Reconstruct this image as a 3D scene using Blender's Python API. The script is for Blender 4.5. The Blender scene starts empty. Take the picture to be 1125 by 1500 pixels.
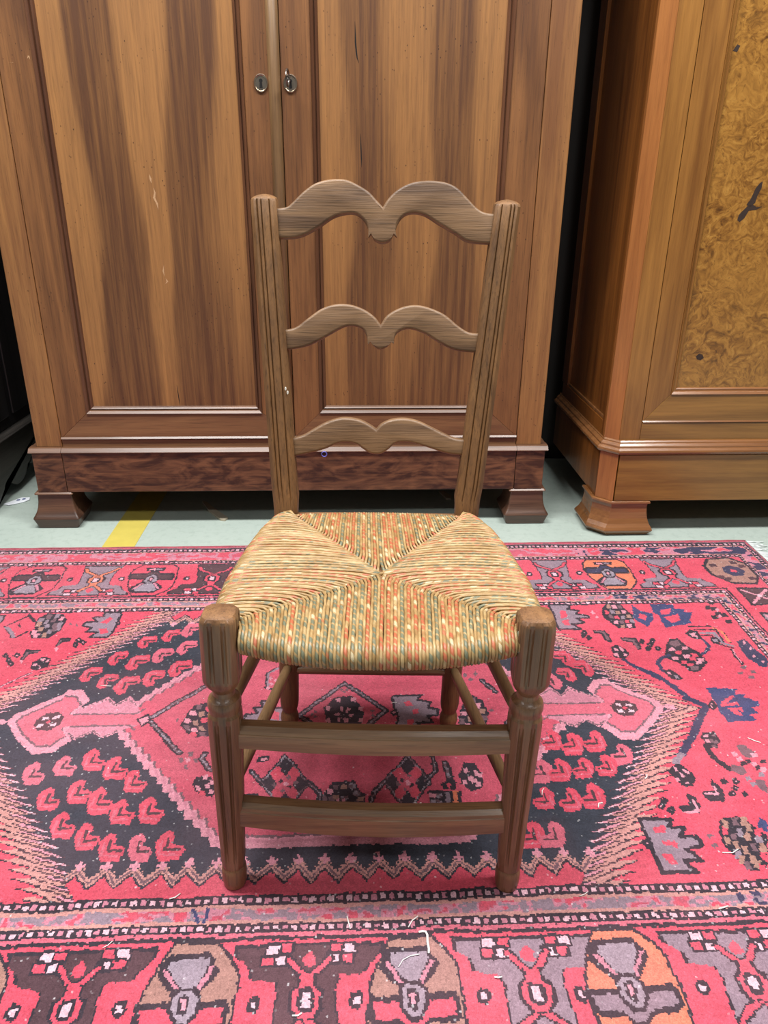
import bpy, bmesh, math, random
import numpy as np
from mathutils import Vector, Matrix

scene = bpy.context.scene
COL = scene.collection

# ------------------------------------------------------------------ camera
CAM_H = 0.94
PITCH, ROLL = math.radians(23.7), math.radians(0.53)
F = Vector((0, math.cos(PITCH), -math.sin(PITCH)))
R0 = Vector((1, 0, 0)); U0 = Vector((0, math.sin(PITCH), math.cos(PITCH)))
RR = math.cos(ROLL) * R0 + math.sin(ROLL) * U0
UU = -math.sin(ROLL) * R0 + math.cos(ROLL) * U0
cam_data = bpy.data.cameras.new('camera')
cam_data.sensor_fit = 'VERTICAL'; cam_data.sensor_height = 36.0
cam_data.lens = 1127.0 / 1500.0 * 36.0
cam_data.clip_start = 0.02
cam = bpy.data.objects.new('camera', cam_data); COL.objects.link(cam)
cam.matrix_world = Matrix(((RR.x, UU.x, -F.x, 0), (RR.y, UU.y, -F.y, 0), (RR.z, UU.z, -F.z, CAM_H), (0, 0, 0, 1)))
scene.camera = cam

# ------------------------------------------------------------------ light
world = bpy.data.worlds.new('world'); scene.world = world; world.use_nodes = True
wbg = world.node_tree.nodes['Background']
wbg.inputs[0].default_value = (0.93, 0.97, 1.0, 1); wbg.inputs[1].default_value = 0.085

def area(name, loc, sx, sy, power, target=None, col=(1, .988, .972)):
    l = bpy.data.lights.new(name, 'AREA'); l.shape = 'RECTANGLE'; l.size = sx; l.size_y = sy
    l.energy = power; l.color = col
    o = bpy.data.objects.new(name, l); COL.objects.link(o); o.location = loc
    if target is not None:
        o.rotation_euler = (Vector(target) - Vector(loc)).to_track_quat('-Z', 'Y').to_euler()
    return o
# two rows of ceiling tubes running across the shop
area('ceiling_tube_light', (-0.85, 0.95, 3.1), 1.5, 0.30, 118)
area('ceiling_tube_light', (1.15, 0.95, 3.1), 1.5, 0.30, 92)
area('ceiling_tube_light', (-2.2, -1.0, 3.1), 1.5, 0.30, 34)
area('ceiling_tube_light', (1.15, -1.0, 3.1), 1.5, 0.30, 30)

scene.view_settings.view_transform = 'Standard'
scene.view_settings.look = 'None'
scene.view_settings.gamma = 1.0
scene.view_settings.use_curve_mapping = False
scene.view_settings.exposure = 0.14

# ------------------------------------------------------------------ helpers
def lin(r, g, b):
    def f(c):
        c /= 255.0
        return c / 12.92 if c <= .04045 else ((c + .055) / 1.055) ** 2.4
    return (f(r), f(g), f(b), 1.0)

def link(o, parent=None):
    COL.objects.link(o)
    if parent is not None: o.parent = parent
    return o

def mesh_obj(name, verts, faces, mat, parent=None, smooth=False):
    me = bpy.data.meshes.new(name); me.from_pydata([tuple(v) for v in verts], [], faces); me.update()
    if mat: me.materials.append(mat)
    if smooth: me.shade_smooth()
    return link(bpy.data.objects.new(name, me), parent)

def bm_obj(name, bm, mat, parent=None, smooth=False):
    bmesh.ops.recalc_face_normals(bm, faces=bm.faces)
    me = bpy.data.meshes.new(name); bm.to_mesh(me); bm.free()
    if mat: me.materials.append(mat)
    if smooth: me.shade_smooth()
    return link(bpy.data.objects.new(name, me), parent)

def empty(name, loc, rotz=0.0):
    o = bpy.data.objects.new(name, None); COL.objects.link(o)
    o.location = loc; o.rotation_euler = (0, 0, rotz); o.empty_display_size = .1
    return o

def tag(o, label=None, cat=None, group=None, kind=None):
    if label: o['label'] = label
    if cat: o['category'] = cat
    if group: o['group'] = group
    if kind: o['kind'] = kind
    return o

def board(name, parent, mat, x0, x1, y0, y1, z0, z1, bev=.0015):
    bm = bmesh.new(); bmesh.ops.create_cube(bm, size=1)
    for v in bm.verts:
        v.co = Vector(((x0 + x1) / 2 + v.co.x * (x1 - x0), (y0 + y1) / 2 + v.co.y * (y1 - y0), (z0 + z1) / 2 + v.co.z * (z1 - z0)))
    if bev: bmesh.ops.bevel(bm, geom=bm.edges[:], offset=bev, segments=2, affect='EDGES', profile=.5)
    return bm_obj(name, bm, mat, parent)

def prism(name, parent, mat, pts, y0, y1, axis='y', bev=.0012):
    """polygon in the xz plane (axis y) or xy plane (axis z) pushed through y0..y1"""
    bm = bmesh.new()
    def P(a, b, t): return (a, t, b) if axis == 'y' else (a, b, t)
    lo = [bm.verts.new(P(a, b, y0)) for a, b in pts]; hi = [bm.verts.new(P(a, b, y1)) for a, b in pts]
    bm.faces.new(lo); bm.faces.new(hi[::-1])
    n = len(pts)
    for i in range(n): bm.faces.new((lo[i], hi[i], hi[(i + 1) % n], lo[(i + 1) % n]))
    bmesh.ops.recalc_face_normals(bm, faces=bm.faces)
    if bev:
        e = [e for e in bm.edges if e.is_manifold and e.calc_face_angle(0) > .5]
        bmesh.ops.bevel(bm, geom=e, offset=bev, segments=2, affect='EDGES', profile=.5, clamp_overlap=True)
    return bm_obj(name, bm, mat, parent)

def loft(name, parent, mat, rings, smooth=True, cap=True):
    """rings: list of equal-length closed point lists"""
    n = len(rings[0]); v = [p for r in rings for p in r]; f = []
    for i in range(len(rings) - 1):
        for j in range(n):
            k = (j + 1) % n
            f.append((i * n + j, i * n + k, (i + 1) * n + k, (i + 1) * n + j))
    if cap:
        f.append(tuple(range(n))[::-1]); f.append(tuple(range((len(rings) - 1) * n, len(rings) * n)))
    o = mesh_obj(name, v, f, mat, parent, smooth)
    bm = bmesh.new(); bm.from_mesh(o.data); bmesh.ops.recalc_face_normals(bm, faces=bm.faces)
    if smooth:
        for e in bm.edges: e.smooth = (not e.is_manifold) or e.calc_face_angle(0) < .45
    bm.to_mesh(o.data); bm.free()
    return o

def straight_moulding(name, parent, mat, profile, a, b, inward, out=(0, -1, 0), mitre=(1, 1)):
    """profile [(d, h)] : d along `inward`, h along `out`; run from a to b, ends mitred by d"""
    a, b = Vector(a), Vector(b); t = (b - a).normalized(); iw = Vector(inward); ou = Vector(out)
    r0 = [a + iw * d + ou * h + t * d * mitre[0] for d, h in profile]
    r1 = [b + iw * d + ou * h - t * d * mitre[1] for d, h in profile]
    return loft(name, parent, mat, [r0, r1], smooth=False)

# ------------------------------------------------------------------ materials
def new_mat(name):
    m = bpy.data.materials.new(name); m.use_nodes = True
    nt = m.node_tree; b = nt.nodes['Principled BSDF']
    return m, nt, b

class N:
    def __init__(s, nt): s.nt = nt
    def __call__(s, typ, ins=None, **kw):
        n = s.nt.nodes.new(typ)
        for k, v in kw.items(): setattr(n, k, v)
        for k, v in (ins or {}).items():
            if hasattr(v, 'is_linked') or isinstance(v, bpy.types.NodeSocket): s.nt.links.new(v, n.inputs[k])
            else: n.inputs[k].default_value = v
        return n
    def link(s, a, b): s.nt.links.new(a, b)
    def ramp(s, fac, stops, interp='LINEAR'):
        n = s.nt.nodes.new('ShaderNodeValToRGB'); n.color_ramp.interpolation = interp
        e = n.color_ramp.elements
        while len(e) < len(stops): e.new(.5)
        for i, (p, c) in enumerate(stops):
            e[i].position = p; e[i].color = c if len(c) == 4 else (*c, 1)
        s.nt.links.new(fac, n.inputs[0]); return n
    def math(s, op, a, b=0.0, c=None):
        n = s.nt.nodes.new('ShaderNodeMath'); n.operation = op
        for i, v in enumerate((a, b) if c is None else (a, b, c)):
            if isinstance(v, bpy.types.NodeSocket): s.nt.links.new(v, n.inputs[i])
            else: n.inputs[i].default_value = v
        return n.outputs[0]
    def mix(s, fac, a, b, blend='MIX'):
        n = s.nt.nodes.new('ShaderNodeMix'); n.data_type = 'RGBA'; n.blend_type = blend
        for i, v in ((0, fac), (6, a), (7, b)):
            if isinstance(v, bpy.types.NodeSocket): s.nt.links.new(v, n.inputs[i])
            else: n.inputs[i].default_value = v
        return n.outputs[2]

def wood(name, light, dark, axis='z', figure=5.0, pores=380.0, rough=.42, contrast=(.32, .68), pore_amt=.35, bump=.12, spec=.45, coat=0.0, swirl=1.2, along=.22, attr=None, holes=0.0):
    m, nt, b = new_mat(name); g = N(nt)
    tc = g('ShaderNodeTexCoord'); oi = g('ShaderNodeObjectInfo')
    off = g.math('MULTIPLY', oi.outputs['Random'], 37.0)
    def stretch(across, along):
        sc = {'x': (along, across, across), 'y': (across, along, across), 'z': (across, across, along)}[axis]
        return g('ShaderNodeMapping', {'Vector': tc.outputs['Object'], 'Scale': sc}).outputs[0]
    n1 = g('ShaderNodeTexNoise', {'Vector': stretch(figure * 2.2, figure * along), 'W': off, 'Scale': 1.0, 'Detail': 5.0, 'Roughness': .55, 'Distortion': swirl}, noise_dimensions='4D')
    n2 = g('ShaderNodeTexNoise', {'Vector': stretch(pores, pores * .035), 'W': off, 'Scale': 1.0, 'Detail': 3.0, 'Roughness': .6}, noise_dimensions='4D')
    n3 = g('ShaderNodeTexNoise', {'Vector': stretch(figure * 17, figure * .45), 'W': off, 'Scale': 1.0, 'Detail': 5.0, 'Roughness': .68, 'Distortion': .4}, noise_dimensions='4D')
    f = g('ShaderNodeMapRange', {'Value': n1.outputs['Fac'], 'From Min': contrast[0], 'From Max': contrast[1]}).outputs[0]
    if attr:
        at = g('ShaderNodeAttribute'); at.attribute_name = attr
        f = g.math('ADD', g.math('MULTIPLY', f, .22), g.math('MULTIPLY', at.outputs['Fac'], .86))
    s3 = g('ShaderNodeMapRange', {'Value': n3.outputs['Fac'], 'From Min': .3, 'From Max': .7, 'To Min': -.30, 'To Max': .30}).outputs[0]
    f = g.math('ADD', f, s3)
    col = g.mix(f, light, dark)
    pr = g('ShaderNodeMapRange', {'Value': n2.outputs['Fac'], 'From Min': .52, 'From Max': .72, 'To Min': 1.0, 'To Max': 1.0 - pore_amt}).outputs[0]
    pc = g('ShaderNodeCombineColor', {0: pr, 1: pr, 2: pr}).outputs[0]
    col = g.mix(1.0, col, pc, 'MULTIPLY')
    if holes:
        vo = g('ShaderNodeTexVoronoi', {'Vector': stretch(95, 60), 'Scale': 1.0, 'Randomness': 1.0})
        big = g('ShaderNodeTexNoise', {'Vector': tc.outputs['Object'], 'Scale': 7.0, 'Detail': 2.0})
        hm = g.math('MULTIPLY', g.math('LESS_THAN', vo.outputs['Distance'], .12), g('ShaderNodeMapRange', {'Value': big.outputs['Fac'], 'From Min': .45, 'From Max': .62}).outputs[0])
        col = g.mix(g.math('MULTIPLY', hm, holes), col, lin(52, 30, 16))
    g.link(col, b.inputs['Base Color'])
    rr = g('ShaderNodeMapRange', {'Value': n3.outputs['Fac'], 'To Min': rough - .07, 'To Max': rough + .1}).outputs[0]
    g.link(rr, b.inputs['Roughness'])
    b.inputs['Specular IOR Level'].default_value = spec
    b.inputs['Coat Weight'].default_value = coat; b.inputs['Coat Roughness'].default_value = .16
    bp = g('ShaderNodeBump', {'Strength': bump, 'Distance': .002, 'Height': n2.outputs['Fac']})
    g.link(bp.outputs[0], b.inputs['Normal'])
    return m

def plain(name, col, rough=.6, metal=0.0, spec=.4, noise=.12, nscale=60.0, bump=.0):
    m, nt, b = new_mat(name); g = N(nt)
    tc = g('ShaderNodeTexCoord')
    n = g('ShaderNodeTexNoise', {'Vector': tc.outputs['Object'], 'Scale': nscale, 'Detail': 4.0})
    d = tuple(c * (1 - noise) for c in col[:3]) + (1,); l = tuple(min(1, c * (1 + noise)) for c in col[:3]) + (1,)
    g.link(g.mix(n.outputs['Fac'], d, l), b.inputs['Base Color'])
    b.inputs['Roughness'].default_value = rough; b.inputs['Metallic'].default_value = metal
    b.inputs['Specular IOR Level'].default_value = spec
    if bump:
        bp = g('ShaderNodeBump', {'Strength': bump, 'Distance': .002, 'Height': n.outputs['Fac']}); g.link(bp.outputs[0], b.inputs['Normal'])
    return m

def floor_mat():
    m, nt, b = new_mat('painted_concrete'); g = N(nt)
    tc = g('ShaderNodeTexCoord')
    n1 = g('ShaderNodeTexNoise', {'Vector': tc.outputs['Object'], 'Scale': 3.0, 'Detail': 6.0, 'Roughness': .6})
    n2 = g('ShaderNodeTexNoise', {'Vector': tc.outputs['Object'], 'Scale': 45.0, 'Detail': 6.0, 'Roughness': .7})
    c = g.mix(n1.outputs['Fac'], lin(152, 166, 157), lin(178, 189, 181))
    c = g.mix(g('ShaderNodeMapRange', {'Value': n2.outputs['Fac'], 'From Min': .5, 'From Max': .75, 'To Max': .45}).outputs[0], c, lin(126, 140, 131))
    vo = g('ShaderNodeTexVoronoi', {'Vector': tc.outputs['Object'], 'Scale': 26.0})
    dots = g.math('LESS_THAN', vo.outputs['Distance'], .05)
    c = g.mix(g.math('MULTIPLY', dots, .6), c, lin(196, 200, 192))
    g.link(c, b.inputs['Base Color'])
    g.link(g('ShaderNodeMapRange', {'Value': n2.outputs['Fac'], 'To Min': .32, 'To Max': .55}).outputs[0], b.inputs['Roughness'])
    bp = g('ShaderNodeBump', {'Strength': .12, 'Distance': .003, 'Height': n2.outputs['Fac']}); g.link(bp.outputs[0], b.inputs['Normal'])
    return m

M = {}
M['floor'] = floor_mat()
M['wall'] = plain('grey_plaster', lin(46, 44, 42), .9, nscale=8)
WL, WD = lin(144, 101, 58), lin(79, 49, 29)
M['wal_frame'] = wood('walnut_frame', lin(124, 83, 48), lin(86, 54, 31), 'z', 7, holes=.8)
M['wal_outer'] = wood('walnut_outer_stile', lin(144, 101, 58), lin(108, 70, 41), 'z', 6, holes=.8)
M['wal_rail'] = wood('walnut_rail', lin(121, 85, 55), lin(87, 55, 36), 'x', 6)
M['wal_panel'] = wood('walnut_flame_panel', WL, WD, 'z', 6, attr='figure', holes=.9, pore_amt=.28)
M['wal_plinth'] = wood('walnut_burr_plinth', lin(110, 73, 50), lin(50, 30, 22), 'x', 9, swirl=2.6, along=.8, contrast=(.36, .62), rough=.38)
M['wal_mould'] = wood('walnut_moulding', lin(112, 78, 55), lin(79, 52, 36), 'x', 7, rough=.42, spec=.55, coat=.12)
M['wal_mould_v'] = wood('walnut_moulding_upright', lin(101, 67, 46), lin(69, 43, 30), 'z', 7, rough=.34)
M['astragal'] = wood('walnut_astragal', lin(138, 108, 72), lin(103, 77, 50), 'z', 8)
M['wal_foot'] = wood('walnut_foot', lin(96, 67, 51), lin(60, 40, 31), 'x', 8, rough=.33, spec=.55)
M['chy'] = wood('cherry_upright', lin(146, 101, 48), lin(107, 68, 29), 'z', 6, rough=.3, coat=.25, pore_amt=.2)
M['chy_x'] = wood('cherry_rail', lin(142, 101, 47), lin(104, 69, 29), 'x', 6, rough=.3, coat=.25, pore_amt=.2)
M['chy_or'] = wood('cherry_chamfer', lin(159, 103, 54), lin(125, 75, 37), 'z', 6, rough=.28, coat=.3, pore_amt=.2)
M['chy_side'] = wood('cherry_side', lin(134, 82, 35), lin(84, 47, 19), 'z', 6, rough=.3, coat=.25, pore_amt=.2)
M['chy_m'] = wood('cherry_moulding', lin(136, 91, 54), lin(104, 66, 37), 'x', 7, rough=.22, coat=.6, pore_amt=.2)

def burl_mat():
    m, nt, b = new_mat('elm_burl_veneer'); g = N(nt)
    tc = g('ShaderNodeTexCoord')
    n0 = g('ShaderNodeTexNoise', {'Vector': tc.outputs['Object'], 'Scale': 9.0, 'Detail': 3.0})
    dv = g('ShaderNodeVectorMath', {0: n0.outputs['Color'], 1: (.5, .5, .5)}, operation='SUBTRACT')
    dv2 = g('ShaderNodeVectorMath', {0: dv.outputs[0], 'Scale': .10}, operation='SCALE')
    v = g('ShaderNodeVectorMath', {0: tc.outputs['Object'], 1: dv2.outputs[0]}, operation='ADD').outputs[0]
    n1 = g('ShaderNodeTexNoise', {'Vector': v, 'Scale': 26.0, 'Detail': 6.0, 'Roughness': .62, 'Distortion': 2.4})
    n2 = g('ShaderNodeTexNoise', {'Vector': v, 'Scale': 5.0, 'Detail': 2.0})
    wv = g('ShaderNodeTexNoise', {'Vector': v, 'Scale': 70.0, 'Detail': 3.0, 'Distortion': 3.0})
    c = g.ramp(n1.outputs['Fac'], [(.30, lin(62, 36, 14)), (.44, lin(118, 78, 31)), (.58, lin(150, 106, 46)), (.75, lin(172, 130, 64))])
    c2 = g.mix(g('ShaderNodeMapRange', {'Value': n2.outputs['Fac'], 'From Min': .4, 'From Max': .7, 'To Max': .6}).outputs[0], c.outputs[0], lin(152, 108, 48))
    c3 = g.mix(g('ShaderNodeMapRange', {'Value': wv.outputs['Fac'], 'From Min': .56, 'From Max': .7, 'To Max': .55}).outputs[0], c2, lin(76, 43, 17))
    g.link(c3, b.inputs['Base Color']); b.inputs['Roughness'].default_value = .3
    b.inputs['Coat Weight'].default_value = .25; b.inputs['Coat Roughness'].default_value = .18
    return m
M['burl'] = burl_mat()
M['ebony'] = wood('blackened_oak', lin(34, 33, 34), lin(16, 15, 16), 'z', 6, rough=.42)
M['ebony_m'] = wood('blackened_oak_moulding', lin(70, 66, 62), lin(44, 42, 40), 'y', 7, rough=.3, coat=.5)
M['ebony_x'] = wood('blackened_oak_apron', lin(58, 52, 46), lin(28, 26, 24), 'y', 7, rough=.4)
M['brass'] = plain('aged_brass', lin(196, 182, 164), .28, 1.0, noise=.2)
M['iron'] = plain('dark_iron', lin(120, 114, 108), .3, 1.0, noise=.2)
M['hole'] = plain('keyhole_black', lin(10, 8, 8), .9)
M['oak'] = wood('weathered_oak', lin(124, 88, 52), lin(80, 54, 31), 'z', 9, 520, rough=.5, pore_amt=.5, bump=.3)
M['oak_leg'] = wood('weathered_oak_leg', lin(138, 101, 68), lin(94, 65, 44), 'z', 9, 520, rough=.38, coat=.2, pore_amt=.5, bump=.3)
M['oak_slat'] = wood('weathered_oak_slat', lin(128, 98, 69), lin(86, 62, 42), 'x', 10, 520, rough=.48, pore_amt=.5, bump=.3, swirl=2.0)
M['oak_str'] = wood('weathered_oak_stretcher', lin(142, 107, 74), lin(98, 70, 47), 'x', 9, 520, rough=.36, coat=.25, pore_amt=.45, bump=.25)
M['oak_sts'] = wood('weathered_oak_side_stretcher', lin(140, 110, 76), lin(98, 72, 48), 'y', 9, 520, rough=.45, pore_amt=.45, bump=.25)
M['yellow'] = plain('yellow_floor_paint', lin(190, 174, 84), .5, noise=.15, nscale=25)
M['paper'] = plain('white_paper', lin(226, 230, 236), .8)
M['splinter'] = plain('pale_wood_splinter', lin(170, 160, 140), .8)
M['bluetape'] = plain('blue_thread', lin(96, 100, 190), .6)

# ------------------------------------------------------------------ room
floor = mesh_obj('floor', [(-3.2, -2.6, 0), (3.4, -2.6, 0), (3.4, 2.7, 0), (-3.2, 2.7, 0)], [(0, 1, 2, 3)], M['floor'])
tag(floor, 'pale grey-green painted concrete floor under the furniture', kind='structure')
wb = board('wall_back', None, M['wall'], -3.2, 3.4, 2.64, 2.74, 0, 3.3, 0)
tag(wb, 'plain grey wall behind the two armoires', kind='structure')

# ================================================================== walnut armoire (centre and left)
def panel_figure(name, parent, mat, x0, x1, z0, z1, y, bands, thick=.012):
    """panel as a fine grid; 'figure' attribute = how dark the heartwood is there"""
    nx, nz = 90, 60
    xs = np.linspace(x0, x1, nx); zs = np.linspace(z0, z1, nz)
    X, Z = np.meshgrid(xs, zs); u = (X - x0) / (x1 - x0)
    rng = np.random.RandomState(len(name) + int(abs(x0) * 1000))
    key = sorted(bands); fig = np.zeros_like(u)
    wob = sum(rng.uniform(.004, .012) * np.sin(Z * rng.uniform(3, 16) + rng.uniform(0, 6) + X * 9) for _ in range(5))
    for r in range(nz):
        z = zs[r]
        zc = min(max(z, key[0]), key[-1])
        k = max(i for i in range(len(key)) if key[i] <= zc); k2 = min(k + 1, len(key) - 1)
        t = 0 if k == k2 else (zc - key[k]) / (key[k2] - key[k])
        bp = [(a[0] * (1 - t) + b_[0] * t, a[1] * (1 - t) + b_[1] * t) for a, b_ in zip(bands[key[k]], bands[key[k2]])]
        p = [q[0] for q in bp]; d = [q[1] for q in bp]
        fig[r] = np.interp(u[r] + wob[r], p, d)
    v = [(x, y, z) for x, z in zip(X.ravel(), Z.ravel())]
    f = [(j * nx + i, j * nx + i + 1, (j + 1) * nx + i + 1, (j + 1) * nx + i) for j in range(nz - 1) for i in range(nx - 1)]
    b0 = len(v); v += [(x0, y + thick, z0), (x1, y + thick, z0), (x1, y + thick, z1), (x0, y + thick, z1)]
    f += [(b0 + 3, b0 + 2, b0 + 1, b0)]
    f += [(b0, b0 + 1, nx - 1, 0), (b0 + 2, b0 + 3, (nz - 1) * nx, nz * nx - 1), (b0 + 1, b0 + 2, nz * nx - 1, nx - 1), (b0 + 3, b0, 0, (nz - 1) * nx)]
    o = mesh_obj(name, v, f, mat, parent)
    at = o.data.attributes.new('figure', 'FLOAT', 'POINT')
    at.data.foreach_set('value', np.concatenate([fig.ravel(), np.zeros(4)]).astype(np.float32))
    return o

ARM_YAW = math.radians(2.55)
A = empty('armoire', (-.26, 2.04, 0), ARM_YAW)
tag(A, 'tall two-door walnut armoire with flame-grained panels behind the chair', 'armoire')
TOP = 2.02; FY = .014       # door face sits 14 mm behind the plinth
board('side_panel', A, M['wal_outer'], -.705, -.683, .035, .52, .10, TOP)
board('side_panel', A, M['wal_outer'], .683, .705, .035, .52, .10, TOP)
board('back_panel', A, M['wal_frame'], -.683, .683, .505, .52, .10, TOP, 0)
board('bottom_board', A, M['wal_frame'], -.683, .683, .04, .505, .112, .13, 0)
board('top_board', A, M['wal_rail'], -.74, .74, -.02, .54, TOP, TOP + .05, .008)
board('cornice', A, M['wal_rail'], -.77, .77, -.05, .55, TOP + .05, TOP + .11, .015)
for s in (-1, 1):
    x0, x1 = sorted((s * .635, s * .706))
    board('outer_stile', A, M['wal_outer'], x0, x1, FY - .001, FY + .03, .238, TOP, .003)
board('bottom_rail', A, M['wal_rail'], -.634, .634, FY + .002, FY + .026, .238, .2605)
board('top_rail', A, M['wal_rail'], -.634, .634, FY + .002, FY + .026, 1.93, TOP)
board('base_drawer', A, M['wal_plinth'], -.6345, .6345, .0, .30, .109, .2265, .0012)
for s in (-1, 1):
    x0, x1 = sorted((s * .636, s * .717))
    board('corner_block', A, M['wal_plinth'], x0, x1, .0, .05, .109, .2265, .0012)
    board('plinth_side', A, M['wal_plinth'], min(s * .698, s * .716), max(s * .698, s * .716), .05, .52, .109, .2265)
bm_prof = [(0, 0), (.0, .006), (.004, .010), (.011, .0085), (.014, .003), (.0145, 0)]   # (up, out)
def cap_piece(name, x0, x1):
    v = []
    for x in (x0, x1):
        v.append([(x, .03, .226), (x, -.0045, .226), (x, -.0068, .2275), (x, -.0068, .2290), (x, .0032, .2385), (x, .006, .2393), (x, .03, .2395)])
    return loft(name, A, M['wal_mould'], v, smooth=False)
cap_piece('base_moulding', -.6345, .6345); cap_piece('base_moulding', -.724, -.6355); cap_piece('base_moulding', .6355, .724)
for s in (-1, 1):
    xs = [s * .70, s * .724]
    board('side_moulding', A, M['wal_mould'], min(xs), max(xs), .0305, .52, .226, .2395, .004)

def square_ring(cx, cy, hx, hy, z, r=.12, n=6):
    pts = []
    for qx, qy, a0 in ((1, 1, 0), (-1, 1, 90), (-1, -1, 180), (1, -1, 270)):
        rr = min(hx, hy) * r
        for i in range(n + 1):
            a = math.radians(a0 + 90 * i / n)
            pts.append((cx + qx * (hx - rr) + rr * math.cos(a), cy + qy * (hy - rr) + rr * math.sin(a), z))
    return pts
foot_prof = [(0, .052), (.002, .0565), (.014, .060), (.028, .0648), (.0305, .0655), (.034, .0645), (.040, .0605), (.050, .0555), (.062, .0518), (.078, .0492), (.094, .0482), (.1005, .0482)]
for sx, cy in ((-.676, .051), (.676, .051), (-.62, .44), (.62, .44)):
    ft = loft('foot', A, M['wal_foot'], [square_ring(sx, cy, h, h, z) for z, h in foot_prof])
    lip = [(.1005, .050), (.102, .0536), (.1045, .0538), (.109, .0494)]
    loft('foot_lip', ft, M['wal_mould'], [square_ring(sx, cy, h, h, z, .08) for z, h in lip])

DP = [(0, 0), (0, .003), (.0008, .004), (.0066, -.0018), (.0072, -.003), (.0085, -.0085), (.0100, -.0090), (.0108, -.0060), (.0118, -.0055), (.0150, -.0086), (.0160, -.0105), (.0172, -.0125), (.019, -.016), (0, -.016)]
def door(x0, x1, z0, z1, sw_out, sw_in, bottom, top, side, label):
    """door with mitred frame; sw_* widths of the stiles left and right"""
    core = board('door', A, M['wal_frame'], x0 + .004, x1 - .004, FY + .021, FY + .024, z0 + .004, z1 - .004, 0)
    core['label'] = label
    xl, xr, zl, zh = x0 + sw_out, x1 - sw_in, z0 + bottom, z1 - top
    y0, y1 = FY, FY + .0205
    prism('door_stile', core, M['wal_frame'], [(x0, z0), (xl, zl), (xl, zh), (x0, z1)], y0, y1)
    prism('door_stile', core, M['wal_frame'], [(x1, z0), (x1, z1), (xr, zh), (xr, zl)], y0, y1)
    prism('door_rail', core, M['wal_rail'], [(x0, z0), (x1, z0), (xr, zl), (xl, zl)], y0, y1)
    prism('door_rail', core, M['wal_rail'], [(x0, z1), (xl, zh), (xr, zh), (x1, z1)], y0, y1)
    straight_moulding('panel_moulding', core, M['wal_mould'], DP, (xl, y0, zl), (xr, y0, zl), (0, 0, 1))
    straight_moulding('panel_moulding', core, M['wal_mould'], DP, (xr, y0, zh), (xl, y0, zh), (0, 0, -1))
    straight_moulding('panel_moulding', core, M['wal_mould_v'], DP, (xl, y0, zh), (xl, y0, zl), (1, 0, 0))
    straight_moulding('panel_moulding', core, M['wal_mould_v'], DP, (xr, y0, zl), (xr, y0, zh), (-1, 0, 0))
    loft('door_bead', core, M['wal_mould'], [[(x, y0 + .008, z0 - .0012), (x, y0 - .0042, z0 - .0012), (x, y0 - .0046, z0 - .0006), (x, y0 - .0002, z0 + .0040), (x, y0 + .008, z0 + .0040)] for x in (x0, x1)], smooth=False)
    return core, (xl + .0175, xr - .0175, zl + .0175, zh - .0175)
d1, p1 = door(-.6335, .0085, .2635, 1.925, .079, .086, .0705, .08, 'L', 'left door with keyhole and rounded cover strip')
d2, p2 = door(.0105, .6335, .2635, 1.925, .0705, .080, .0705, .08, 'R', 'right door with the key in its lock')
yp = FY + .0135
bandsL = {.35: [(0, .05), (.05, .1), (.09, .85), (.38, .95), (.43, .25), (.50, .2), (.54, .8), (.75, .9), (.92, .75), (1.0, .35)],
          .78: [(0, .05), (.16, .12), (.20, .85), (.41, .9), (.45, .1), (.56, .12), (.59, .8), (.75, .85), (.84, .3), (1.0, .1)],
          1.29: [(0, .0), (.12, .05), (.14, .85), (.36, .9), (.39, .1), (.63, .12), (.66, .8), (.88, .85), (.92, .1), (1.0, .1)],
          1.9: [(0, .0), (.10, .05), (.14, .7), (.30, .9), (.36, .1), (.66, .12), (.70, .8), (.9, .85), (.94, .1), (1.0, .1)]}
bandsR = {.35: [(0, .35), (.10, .4), (.14, .75), (.36, .85), (.42, .5), (.52, .55), (.60, .85), (.85, .8), (.92, .5), (1, .5)],
          .78: [(0, .1), (.17, .2), (.22, .8), (.36, .75), (.46, .3), (.63, .2), (.67, .85), (.86, .8), (.90, .2), (1, .2)],
          1.29: [(0, .1), (.10, .15), (.14, .75), (.30, .8), (.36, .25), (.58, .15), (.62, .75), (.80, .85), (.86, .2), (1, .1)],
          1.9: [(0, .1), (.10, .15), (.14, .75), (.30, .8), (.36, .25), (.58, .15), (.62, .75), (.80, .85), (.86, .2), (1, .1)]}
panel_figure('door_panel', d1, M['wal_panel'], p1[0], p1[1], p1[2], p1[3], yp, bandsL)
panel_figure('door_panel', d2, M['wal_panel'], p2[0], p2[1], p2[2], p2[3], yp, bandsR)
# split in the right panel
def crack(parent, pts, w, y):
    v, f = [], []
    for i, (x, z) in enumerate(pts):
        t = math.sin(math.pi * i / (len(pts) - 1)) * w + .0002
        v += [(x - t, y, z), (x + t, y, z)]
        if i: f.append((2 * i - 2, 2 * i - 1, 2 * i + 1, 2 * i))
    return mesh_obj('split', v, f, M['hole'], parent)
crack(d2, [(.184, 1.262), (.1845, 1.24), (.185, 1.22), (.187, 1.20), (.189, 1.188), (.193, 1.178)], .0016, yp - .0003)
crack(d2, [(.196, 1.03), (.197, 1.0), (.198, .975), (.1985, .955)], .0011, yp - .0003)
crack(d1, [(-.306, .41), (-.305, .39), (-.304, .37), (-.3035, .354)], .0009, yp - .0003)
M['scuff'] = plain('pale_scuff', lin(168, 132, 96), .7, noise=.4, nscale=300)
def scuff(parent, pts, w, y):
    o = crack(parent, pts, w, y); o.name = 'scuff'; o.data.materials[0] = M['scuff']
scuff(d1, [(-.321, .935), (-.319, .925), (-.318, .915)], .0022, yp - .0003)
scuff(d1, [(-.314, .905), (-.312, .893), (-.315, .882), (-.309, .868), (-.308, .855)], .0026, yp - .0003)
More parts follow.
